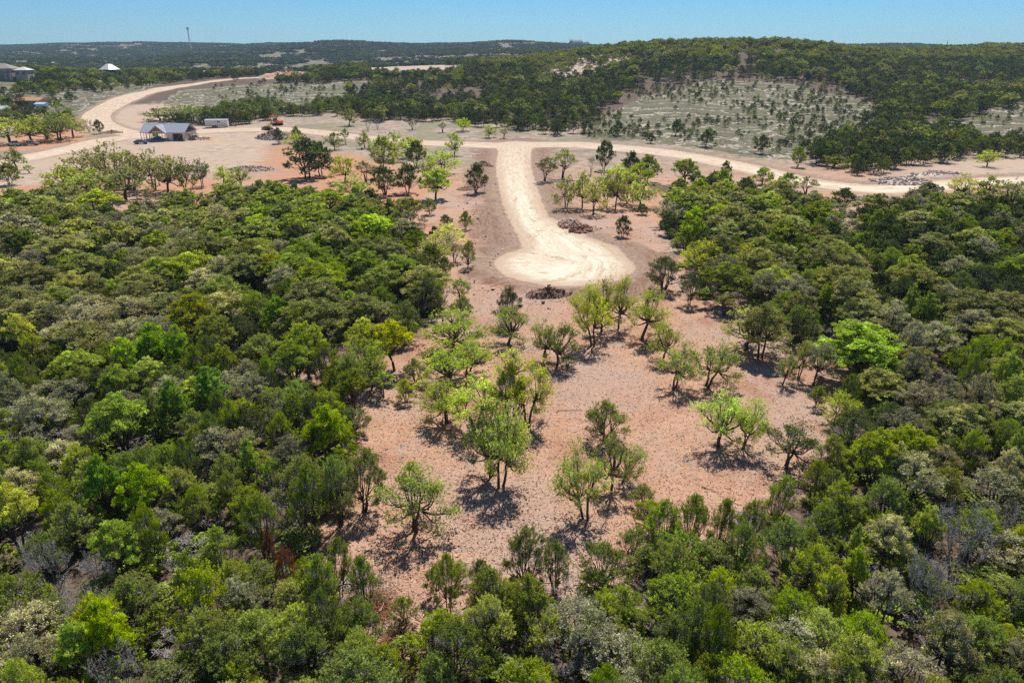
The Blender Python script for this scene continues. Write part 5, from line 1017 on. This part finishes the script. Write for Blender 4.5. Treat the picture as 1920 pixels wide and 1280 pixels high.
# trailer
def trailer():
    x, y, z = pix(408, 238.5); g = empty('site_trailer', (x, y, z), R_(6), 'long cream site trailer with a flat white roof behind the building pad', 'trailer')
    MB().box(-4.5, 4.5, -1.2, 1.2, .5, 3.0).build('body', M['cream'], g); MB().box(-4.6, 4.6, -1.3, 1.3, 3.003, 3.12).build('roof', M['white'], g)
    for a in (.4, 1.05): MB().box(a, a+.5, -1.23, -1.203, 1.9, 2.5).build('window', M['glass'], g)
    MB().box(-3.2, -2.3, -1.23, -1.203, .7, 2.6).build('door', M['white'], g)
    for a in (-1.5, -.5): wheel(g, a, -1.1, .42); wheel(g, a, 1.1, .42)
    MB().box(-4.4, 4.4, -1.0, 1.0, .32, .497).build('chassis', M['steel'], g)
trailer()
def excavator():
    x, y, z = pix(521, 235); g = empty('excavator', (x, y, z), R_(150), 'orange tracked excavator with folded boom beside the main dirt road', 'excavator')
    for s in (-1, 1): t = MB(); t.prism([(-1.8, .15), (-1.5, 0), (1.5, 0), (1.8, .15), (1.9, .5), (1.5, .85), (-1.5, .85), (-1.9, .5)], s*1.15-.28, s*1.15+.28); t.build('track', M['rubber'], g)
    MB().box(-.8, .8, -.85, .85, .5, .95).build('undercarriage', M['steel'], g)
    b = MB(); b.prism([(-2.2, 1.0), (1.2, 1.0), (1.2, 1.5), (-.4, 2.0), (-2.0, 2.1), (-2.3, 1.7)], -1.2, 1.2); b.build('body', M['orange'], g)
    c = MB(); c.prism([(-.2, 1.55), (1.35, 1.503), (1.25, 2.3), (1.0, 2.9), (-.2, 2.95)], .25, 1.15); cb = c.build('cab', M['glass'], g)
    MB().box(-.25, 1.1, .2, 1.2, 2.96, 3.05).build('cab_roof', M['orange'], cb)
    bm = MB(); bm.bar((1.0, -.25, 1.5), (3.0, -.25, 3.9), .35, .5).bar((3.0, -.25, 3.9), (4.6, -.25, 3.2), .33, .42); bm.build('boom', M['orange'], g)
    st = MB(); st.bar((4.6, -.25, 3.3), (4.0, -.25, 1.1), .28, .38); st.build('stick', M['orange'], g)
    bk = MB(); bk.prism([(3.5, .2), (4.4, .1), (4.3, 1.0), (3.8, 1.1)], -.75, .25); bk.build('bucket', M['steel'], g)
def dozer():
    x, y, z = pix(503, 243.5); g = empty('bulldozer', (x, y, z), R_(172), 'yellow-orange bulldozer just below the excavator, next to the rubble mound', 'bulldozer')
    for s in (-1, 1): t = MB(); t.prism([(-1.5, .1), (1.4, 0), (1.8, .3), (1.4, .8), (-.9, .95), (-1.7, .5)], s*.95-.24, s*.95+.24); t.build('track', M['rubber'], g)
    b = MB(); b.prism([(-1.4, .6), (1.5, .6), (1.5, 1.45), (.1, 1.6), (-1.4, 1.3)], -.68, .68); b.build('body', M['yellow'], g)
    c = MB()
    for a in (-1.1, .0):
        for s in (-.6, .6): c.bar((a, s, 1.4), (a, s, 2.5), .09)
    c.build('roll_cage', M['steel'], g); MB().box(-1.3, .2, -.75, .75, 2.52, 2.6).build('canopy', M['yellow'], g)
    bl = MB(); bl.prism([(1.95, .05), (2.15, .0), (2.05, .6), (2.2, 1.15), (2.05, 1.15), (1.9, .6)], -1.5, 1.5); bl.build('blade', M['steel'], g)
    a = MB()
    for s in (-1.25, 1.25): a.bar((-.2, s, .45), (1.98, s, .45), .14)
    a.build('push_arm', M['yellow'], g)
excavator(); dozer()
# ------------------------------------------------------------------ piles
def mound(name, u, v, w_, d, h, mat, label, cat, rocks=0, rmat=None, rs=.3, seed=0, rz=0):
    x, y, z = pix(u, v); r = np.random.default_rng(seed); n, k = 40, 16; V = []; Q = []
    for i in range(k+1):
        f = i/k
        for j in range(n):
            a = 2*pi*j/n; e = 1+.22*float(fbm(cos(a)*1.3+seed, sin(a)*1.3, 7, 3))*2
            X, Y = w_/2*f*e*cos(a), d/2*f*e*sin(a); Z = h*(1-f**1.7)*(.8+.9*float(fbm(X*.7+seed*3, Y*.7, 8, 4)))+.22*h*float(fbm(X*2.2, Y*2.2+seed, 9, 3))*(f < .98)
            ca, sa = cos(rz), sin(rz); wx, wy = X*ca-Y*sa, X*sa+Y*ca
            V.append((wx, wy, gz(x+wx, y+wy)-z+max(Z, 0)*(f < 1)-(.12 if f == 1 else 0)))
    for i in range(k):
        for j in range(n): Q.append((i*n+j, i*n+(j+1) % n, (i+1)*n+(j+1) % n, (i+1)*n+j))
    me = mesh_np(name, V, np.array(Q), mats=[mat], smooth=not rocks)
    root = link(name, me, None, (x, y, z)); tag(root, label, cat)
    if rocks:
        V = np.array(V); mb = MB()
        for _ in range(int(rocks*1.5)):
            p = V[r.integers(0, int(len(V)*.98))]+r.normal(size=3)*.12; s_ = rs*r.uniform(.25, 1.0)**1.3*1.2; q = r.normal(size=(8, 3)); q /= np.linalg.norm(q, axis=1)[:, None]
            base = np.array([(a, b, c) for c in (-1, 1) for b in (-1, 1) for a in (-1, 1)])*s_*r.uniform(.3, .8, 3)+q*s_*.2; al = r.uniform(0, 6.28); ca, sa = cos(al), sin(al)
            base = np.stack([base[:, 0]*ca-base[:, 1]*sa, base[:, 0]*sa+base[:, 1]*ca, base[:, 2]+base[:, 0]*r.uniform(-.5, .5)], 1)+p
            mb.add(base, [(0, 2, 3, 1), (4, 5, 7, 6), (0, 1, 5, 4), (2, 6, 7, 3), (0, 4, 6, 2), (1, 3, 7, 5)])
        o = mb.build('rocks', rmat or mat, root); o['kind'] = 'stuff'
mound('dirt_pile', 1028, 554, 7.2, 3.0, 1.05, M['dirt'], 'long low pile of dark brown dirt at the front edge of the cul-de-sac', 'dirt pile', 260, M['dirt'], .16, 3)
mound('dirt_pile', 905, 312, 6.5, 6, 1.7, M['dirt'], 'rounded brown dirt pile beside the top of the spur road', 'dirt pile', 60, M['dirt'], .2, 4)
mound('dirt_pile', 878, 355, 6, 4, .8, M['dirt'], 'low brown dirt pile left of the rounded dark juniper by the spur', 'dirt pile', 40, M['dirt'], .2, 14)
mound('rubble_pile', 516, 259, 15, 12, 2.6, M['rubble'], 'broad grey rubble mound below the bulldozer', 'rubble pile', 420, M['rubble'], .42, 5)
mound('rubble_pile', 470, 318, 14, 8, .9, M['rubble'], 'low grey rubble bank where the building pad meets the red soil', 'rubble pile', 300, M['palerub'], .35, 6)
mound('rock_pile', 1068, 420, 4.5, 7, 1.0, M['redrock'], 'red-brown rock pile on the right bank of the spur road', 'rock pile', 260, M['palerub'], .26, 7)
mound('rock_pile', 1098, 432, 6.0, 4.5, .9, M['redrock'], 'rusty red rock heap under the thin-stemmed grove', 'rock pile', 240, M['redrock'], .28, 8)
mound('rubble_pile', 1690, 341, 16, 8, 1.2, M['palerub'], 'pale rubble ridge beyond the road dip', 'rubble pile', 420, M['palerub'], .45, 9)
mound('rubble_pile', 1762, 328, 15, 7, .9, M['palerub'], 'pink-grey rubble heap right of the pale rubble ridge', 'rubble pile', 260, M['palerub'], .4, 10)
mound('rubble_pile', 1640, 378, 12, 7, 1.4, M['rubble'], 'ribbed grey spoil bank below the road dip', 'rubble pile', 200, M['rubble'], .3, 11)
mound('sand_pile', 540, 144, 46, 30, 4.5, M['sand'], 'big orange sand mound at the far end of the branch road', 'sand pile', 60, M['sand'], 1.1, 12)
mound('dirt_pile', 210, 249, 9, 6, 1.0, M['dirt'], 'small dark dirt pile inside the road bend', 'dirt pile', 60, M['dirt'], .25, 13)
mound('dirt_pile', 385, 262, 7, 4, .9, M['sand'], 'sandy spoil heap right of the white pickup at the house', 'dirt pile', 60, M['log'], .3, 15)
# ------------------------------------------------------------------ logs, brush
def log(u, v, L, rad, rz, mat, label, rise=.0):
    x, y, z = pix(u, v); r = random.Random(int(u*7+v)); P = []
    for i in range(7): t = i/6-.5; P.append((t*L*cos(rz)+r.uniform(-.06, .06), t*L*sin(rz)+r.uniform(-.06, .06), rad+.02+rise*(t+.5)+r.uniform(0, .04)))
    g = empty('fallen_log', (x, y, z), 0, label, 'log', 'cut logs and branches on the chips'); MB().tube(P, [rad*(1.1-.09*i) for i in range(7)], 7).build('stem', mat, g)
    b = MB()
    for i in (2, 4): q = P[i]; s_ = 1 if i == 2 else -1; b.tube([q, (q[0]+.35*L*.5*cos(rz+.7*s_), q[1]+.35*L*.5*sin(rz+.7*s_), q[2]+.18)], [rad*.5, rad*.2], 5)
    b.build('branch', mat, g)
for a in [(690, 1096, 2.3, .07, R_(14), M['log'], 'longest pale log on the brush at the left tip of the clearing'), (672, 1101, 1.7, .05, R_(28), M['log'], 'shorter pale log lying across the brush heap'), (700, 1132, 1.5, .06, R_(-25), M['redlog'], 'red-brown log below the pale logs'),
          (724, 1128, 1.0, .05, R_(40), M['redlog'], 'short red-brown log at the right end of the brush heap'), (777, 1132, 1.7, .03, R_(84), M['log'], 'thin bleached branch pointing away over open chips'), (752, 1190, 1.9, .04, R_(60), M['log'], 'slanting bleached branch near the bottom tip of the clearing'),
          (789, 1165, 1.0, .03, R_(-35), M['log'], 'crooked small branch right of the slanting one'), (1328, 918, 1.1, .04, R_(-30), M['redlog'], 'short dark branch alone on chips below the near oak pair'), (1068, 770, 2.2, .025, R_(3), M['redlog'], 'long thin dark stick on open chips left of the fan-shaped juniper')]: log(*a)
def brush(u, v, w_, n, mat, label, seed):
    x, y, z = pix(u, v); r = np.random.default_rng(seed); m = MB()
    for _ in range(n):
        c_ = r.normal(size=2)*w_*.28; a = r.uniform(0, pi); L = r.uniform(.4, 1.3); h = r.uniform(.02, .4); d = np.array([cos(a), sin(a), r.uniform(-.25, .3)])*L/2; p = np.array([c_[0], c_[1], h])
        m.tube([p-d, p+r.normal(size=3)*.05, p+d], [.022, .016, .006], 3, False)
    tag(m.build('brush_pile', mat, None, (x, y, z)), label, 'brush pile')
brush(692, 1112, 2.6, 260, M['log'], 'tangle of pale cut branches at the left tip of the clearing', 3); brush(705, 1138, 2.2, 220, M['redlog'], 'rusty tangle of cut branches below the pale one', 4); brush(655, 1092, 2.2, 160, M_TWIG, 'grey brush heap at the woodland edge left of the pale logs', 5); brush(1400, 985, 2.6, 260, M_TWIG, 'grey brush heap on chips at the front right corner of the clearing', 6); brush(740, 1200, 2.0, 140, M['redlog'], 'loose rusty twigs at the bottom tip of the clearing', 7)
# chips, stones, undergrowth: nobody could count them
def chips():
    n = 90000; y = 22+rng.uniform(0, 1, n)**1.35*75; x = (rng.uniform(-1, 1, n))*(y*.55+6)+2; z = height(x, y); u, v, c = project(x, y, z)
    k = ~in_poly(u, v, FOREST_PX) & (road_info(x, y)[0] > 1) ; x, y, z = x[k], y[k], z[k]; n = len(x)
    a = rng.uniform(0, 2*pi, n); L = rng.uniform(.06, .24, n); W = rng.uniform(.008, .026, n); tl = rng.uniform(-.3, .3, n)
    C = np.stack([x, y, z+.035+rng.uniform(0, .03, n)], 1); d = np.stack([np.cos(a)*L, np.sin(a)*L, tl*L*.5], 1)/2; s_ = np.stack([-np.sin(a)*W, np.cos(a)*W, rng.uniform(-.5, .5, n)*W], 1)
    V = np.stack([C-d-s_, C+d-s_, C+d+s_, C-d+s_], 1).reshape(-1, 3)
    me = mesh_np('wood_chips', V, np.arange(n*4).reshape(-1, 4), mats=[vcol('chip_wood', (.15, .07, .045), (.80, .60, .46), attr=True)], attrs={'tint': ('FACE', 'FLOAT', rng.choice([.0, .35, .6, .8, 1.0], n, p=[.36, .22, .2, .14, .08]))})
    o = link('wood_chips', me); o['kind'] = 'stuff'
chips()
def stones():
    n = 9000; y = 80+rng.uniform(0, 1, n)**1.2*150; x = rng.uniform(-.42, .5, n)*y; z = height(x, y); ok = (poly_sdf(x, y, wpoly(P_BROWN[0])) < 1.5) | (rng.uniform(0, 1, n) < .10); rd = road_info(x, y)[0]; u, v, c = project(x, y, z)
    ok &= (rd > .3) & ~in_poly(u, v, FOREST_PX); ok &= (rng.uniform(0, 1, n) < np.where(rd < 8, .9, .35)); x, y, z = x[ok], y[ok], z[ok]; mb = MB()
    cube = np.array([(a, b, c_) for c_ in (-1, 1) for b in (-1, 1) for a in (-1, 1)], float); Vs = []; F4 = []
    fq = np.array([(0, 2, 3, 1), (4, 5, 7, 6), (0, 1, 5, 4), (2, 6, 7, 3), (0, 4, 6, 2), (1, 3, 7, 5)])
    for i in range(len(x)):
        s_ = rng.uniform(.04, .13)*(1 if rng.uniform() < .9 else 2); Vs.append(cube*s_*rng.uniform(.4, 1, 3)+rng.normal(size=(8, 3))*s_*.2+np.array([x[i], y[i], z[i]+s_*.3])); F4.append(fq+8*i)
    ti = np.repeat(rng.uniform(0, 1, len(x)), 6)
    o = link('loose_stones', mesh_np('loose_stones', np.vstack(Vs), np.vstack(F4), mats=[vcol('stone_bits', (.20, .14, .11), (.72, .64, .56), attr=True)], attrs={'tint': ('FACE', 'FLOAT', ti)})); o['kind'] = 'stuff'
stones()
def undergrowth():
    b = fill(6, 190, 2.3, .95); b = b[rng.uniform(0, 1, len(b)) < np.where(b[:, 1] < 100, .85, .35)]; z = height(b[:, 0], b[:, 1]); u, v, c = project(b[:, 0], b[:, 1], z); k = (in_poly(u, v, FOREST_PX) | (b[:, 1] < 24)) & (road_info(b[:, 0], b[:, 1])[0] > 2)
    rows = [(p[0], p[1], z_-.35, random.uniform(0, 6.28), random.uniform(.35, .7), random.uniform(.22, .42), random.randrange(9)) for p, z_ in zip(b[k], z[k])]
    gn_scatter('woodland_undergrowth', rows[::2], ones('bare', 1), COLR['thin_grey']); gn_scatter('low_green_undergrowth', rows[1::2], ones('juniper', 1), COLR['juniper'])
undergrowth()
# ------------------------------------------------------------------ far buildings
def gable(g, w_, d, h, rh, wall, roof, ox=0, oy=0, ov=.5, wins=0, nm='wall'):
    wl = MB().box(ox-w_/2, ox+w_/2, oy-d/2, oy+d/2, -2.5, h).build('wall', wall, g)
    m = MB(); m.prism([(oy-d/2-ov, h+.003), (oy, h+rh), (oy+d/2+ov, h+.003)], ox-w_/2-ov, ox+w_/2+ov, 'x'); m.build('roof', roof, g)
    for i in range(wins): cx = ox-w_/2+w_*(i+.5)/wins; MB().box(cx-.7, cx+.7, oy-d/2-.06, oy-d/2-.003, h*.35, h*.8).build('window', M['glass'], g)
def hip(g, w_, d, h, rh, wall, roof, ox=0, oy=0, ov=.6, wins=0, z0=-2.5, flat=0.25):
    MB().box(ox-w_/2, ox+w_/2, oy-d/2, oy+d/2, z0, h).build('wall', wall, g); a, b = w_/2+ov, d/2+ov; e = max(a-b, 0)+.3
    m = MB(); m.add([(ox-a, oy-b, h+.003), (ox+a, oy-b, h+.003), (ox+a, oy+b, h+.003), (ox-a, oy+b, h+.003), (ox-e, oy-.2, h+rh), (ox+e, oy-.2, h+rh), (ox+e, oy+.2, h+rh), (ox-e, oy+.2, h+rh)], [(0, 1, 5, 4), (1, 2, 6, 5), (2, 3, 7, 6), (3, 0, 4, 7), (4, 5, 6, 7), (3, 2, 1, 0)]); m.build('roof', roof, g)
    for i in range(wins): cx = ox-w_/2+w_*(i+.5)/wins; MB().box(cx-.8, cx+.8, oy-d/2-.06, oy-d/2-.003, h-2.6, h-.8).build('window', M['glass'], g)
x, y, z = pix(18, 153); g = empty('country_house', (x, y, z+1.5), R_(8), 'large tan two-storey house with brown hip roofs on the far hillside at the left edge', 'house')
hip(g, 18, 12, 6.2, 2.8, M['stucco'], M['brownroof'], -5, 3, wins=4); hip(g, 9, 8, 7.8, 2.2, M['stucco'], M['brownroof'], -9, 6); hip(g, 7, 9, 5.2, 1.8, M['stucco'], M['metalroof'], 9, 2, wins=2)
m = MB(); m.box(-12, 4, -5.2, -3.2, 2.8, 3.1); m.build('balcony', M['stone'], g)
for a in (-11, -7, -3, 1, 3.6): MB().box(a-.25, a+.25, -5.1, -4.6, -2.4, 2.797).build('porch_column', M['stone'], g)
x, y, z = pix(209, 146); g = empty('hexagonal_house', (x, y, z+1.6), 0, 'blue-grey house with a wide pale pyramid roof on the far left rise', 'house')
def ngon(r_, z_, n=8, o=.39): return [(r_*cos(2*pi*i/n+o), r_*sin(2*pi*i/n+o), z_) for i in range(n)]
m = MB(); m.add(ngon(5.2, -2.5)+ngon(5.2, 4.6), [(i, (i+1) % 8, 8+(i+1) % 8, 8+i) for i in range(8)]); m.build('wall', M['bluewall'], g)
m = MB(); m.add(ngon(7.6, 4.5)+ngon(2.0, 8.4)+[(0, 0, 8.6)], [(i, (i+1) % 8, 8+(i+1) % 8, 8+i) for i in range(8)], [(8+i, 8+(i+1) % 8, 16) for i in range(8)]+[(0, i+1, i) for i in range(1, 7)]); m.build('roof', M['metalroof'], g)
for i in (5, 6): a = 2*pi*i/8+.39+.39; MB().box(5.0*cos(a)-.9, 5.0*cos(a)+.9, 4.95*sin(a)-.3, 4.95*sin(a)-.1, 1.2, 3.4).build('window', M['glass'], g)
x, y, z = pix(198, 127); g = empty('lookout_tower', (x, y, z), 0, 'dark pyramid-roofed tower rising behind the pale pyramid roof', 'tower')
hip(g, 4.5, 4.5, 8.0, 2.8, M['stucco'], M['dark'], 0, 0, 1.4, 1)
x, y, z = pix(63, 198); g = empty('bungalow', (x, y, z), R_(-6), 'low bungalow with flat orange-brown roof among green trees at the left', 'house'); gable(g, 13, 8, 2.6, 1.4, M['stucco'], M['terra'], wins=3)
x, y, z = pix(80, 203); g = empty('garden_shed', (x, y, z), R_(-4), 'pale blue-roofed shed in front of the orange-roofed bungalow', 'shed'); gable(g, 4.4, 3.5, 2.0, .8, M['white'], plain('pale_blue_roof', (.45, .6, .75), .5))
for (a, b, w_, d, lab) in ((362, 143, 7, 6, 'small white shed left of another near the branch road end'), (393, 143, 11, 7, 'long white shed with grey roof near the branch road end'), (142, 127, 9, 6, 'pale far shed left of the tower on the left rise'), (100, 122, 10, 6, 'flat pale-roofed shed in trees far at the left'), (162, 136, 6, 5, 'small white cabin below the left rise'), (1598, 93, 12, 8, 'white farm building on the far plain beyond the wooded hill'), (5, 216, 6, 4, 'white-roofed shed hidden in green trees at the left edge')):
    x, y, z = pix(a, b); g = empty('farm_shed', (x, y, z), R_(5), lab, 'shed'); gable(g, w_, d, 2.8, 1.3, M['white'], M['metalroof'] if a != 393 else M['slab'], wins=2)
x, y, z = pix(1088, 86); g = empty('hilltop_villa', (x, y, z), R_(-5), 'sprawling white villa on the far wooded ridge crest', 'house')
hip(g, 26, 12, 9, 4, M['white'], M['brownroof'], -6, 0, wins=4); hip(g, 14, 10, 7, 3, M['white'], M['brownroof'], 15, -1, wins=2); gable(g, 10, 8, 11, 3, M['stone'], M['brownroof'], -22, 2, wins=2)
def mast(u, v, h, w_, label, name='radio_mast'):
    x, y, z = pix(u, v); g = empty(name, (x, y, z), 0, label, 'mast'); m = MB(); n = 12
    for s in range(3):
        a = 2*pi*s/3; m.bar((w_*cos(a), w_*sin(a), -2), (w_*.22*cos(a), w_*.22*sin(a), h), .55 if h > 40 else .25)
    for i in range(n):
        f0, f1 = i/n, (i+1)/n; r0, r1 = w_*(1-.78*f0), w_*(1-.78*f1)
        for s in range(3): a, b = 2*pi*s/3, 2*pi*(s+1)/3; m.bar((r0*cos(a), r0*sin(a), h*f0), (r1*cos(b), r1*sin(b), h*f1), .3 if h > 40 else .12)
    m.build('lattice', M['steel'], g)
    if h > 40:
        for k_, zz in enumerate((h, h*.93)):
            p = MB()
            for s in range(6): a = 2*pi*s/6; p.box(2.6*cos(a)-.5, 2.6*cos(a)+.5, 2.6*sin(a)-.5, 2.6*sin(a)+.5, zz-2.2, zz+1.2)
            p.build('antenna', M['steel'], g)
mast(358, 93, 56, 3.6, 'tall lattice cell tower on the far ridge against the sky')
mast(133, 124, 9, .5, 'thin dark pole standing among trees on the left rise', 'utility_pole')
for a, b, h, lab in ((1774, 92, 16, 'faint thin mast on the right horizon, nearest the wooded hill'), (1823, 91, 18, 'faint thin mast on the right horizon, middle of three'), (1859, 90, 20, 'faint thin mast on the right horizon, farthest right')): mast(a, b, h, 1.2, lab)
# ------------------------------------------------------------------ air
def haze():
    m = bpy.data.materials.new('haze_air'); m.use_nodes = True; t = m.node_tree; t.nodes.clear(); p = t.nodes.new('ShaderNodeVolumePrincipled'); p.inputs['Density'].default_value = HAZE; p.inputs['Color'].default_value = (.62, .82, 1, 1); p.inputs['Anisotropy'].default_value = .2
    o_ = t.nodes.new('ShaderNodeOutputMaterial'); t.links.new(p.outputs[0], o_.inputs['Volume'])
    b = MB().box(-9500, 9500, -300, 5400, -75, 150); o = b.build('haze', m); o['kind'] = 'stuff'
HAZE = .00012
haze()

STUFF_LABELS = {'ground': ('pinkish mulch, red soil and stony grass ground', 'ground'), 'dirt_road': ('pale cream caliche dirt road with cul-de-sac and branch', 'road'), 'haze': ('thin blue air haze over the far hills', 'haze'), 'wood_chips': ('shredded wood chips strewn over the cleared ground', 'wood chips'),
  'loose_stones': ('loose stones strewn beside the dirt road', 'stones'), 'woodland_undergrowth': ('grey twiggy undergrowth beneath the woods', 'undergrowth'), 'low_green_undergrowth': ('low green bushes beneath the woods', 'undergrowth'), 'far_ridge_woods': ('blue-green woods covering the far ridges', 'woods')}
for o in scene.objects:
    if o.parent is None and o.get('kind') in ('stuff', 'structure') and not o.get('label'):
        b_ = o.name.split('.')[0]; l_, c_ = STUFF_LABELS.get(b_, (('distant ' if 'hillside' in b_ else 'dense background ')+b_.replace('hillside_', '').replace('_', ' ')+(' on the hills beyond the road' if 'hillside' in b_ else ' around the clearing'), 'woods')); tag(o, l_, c_)
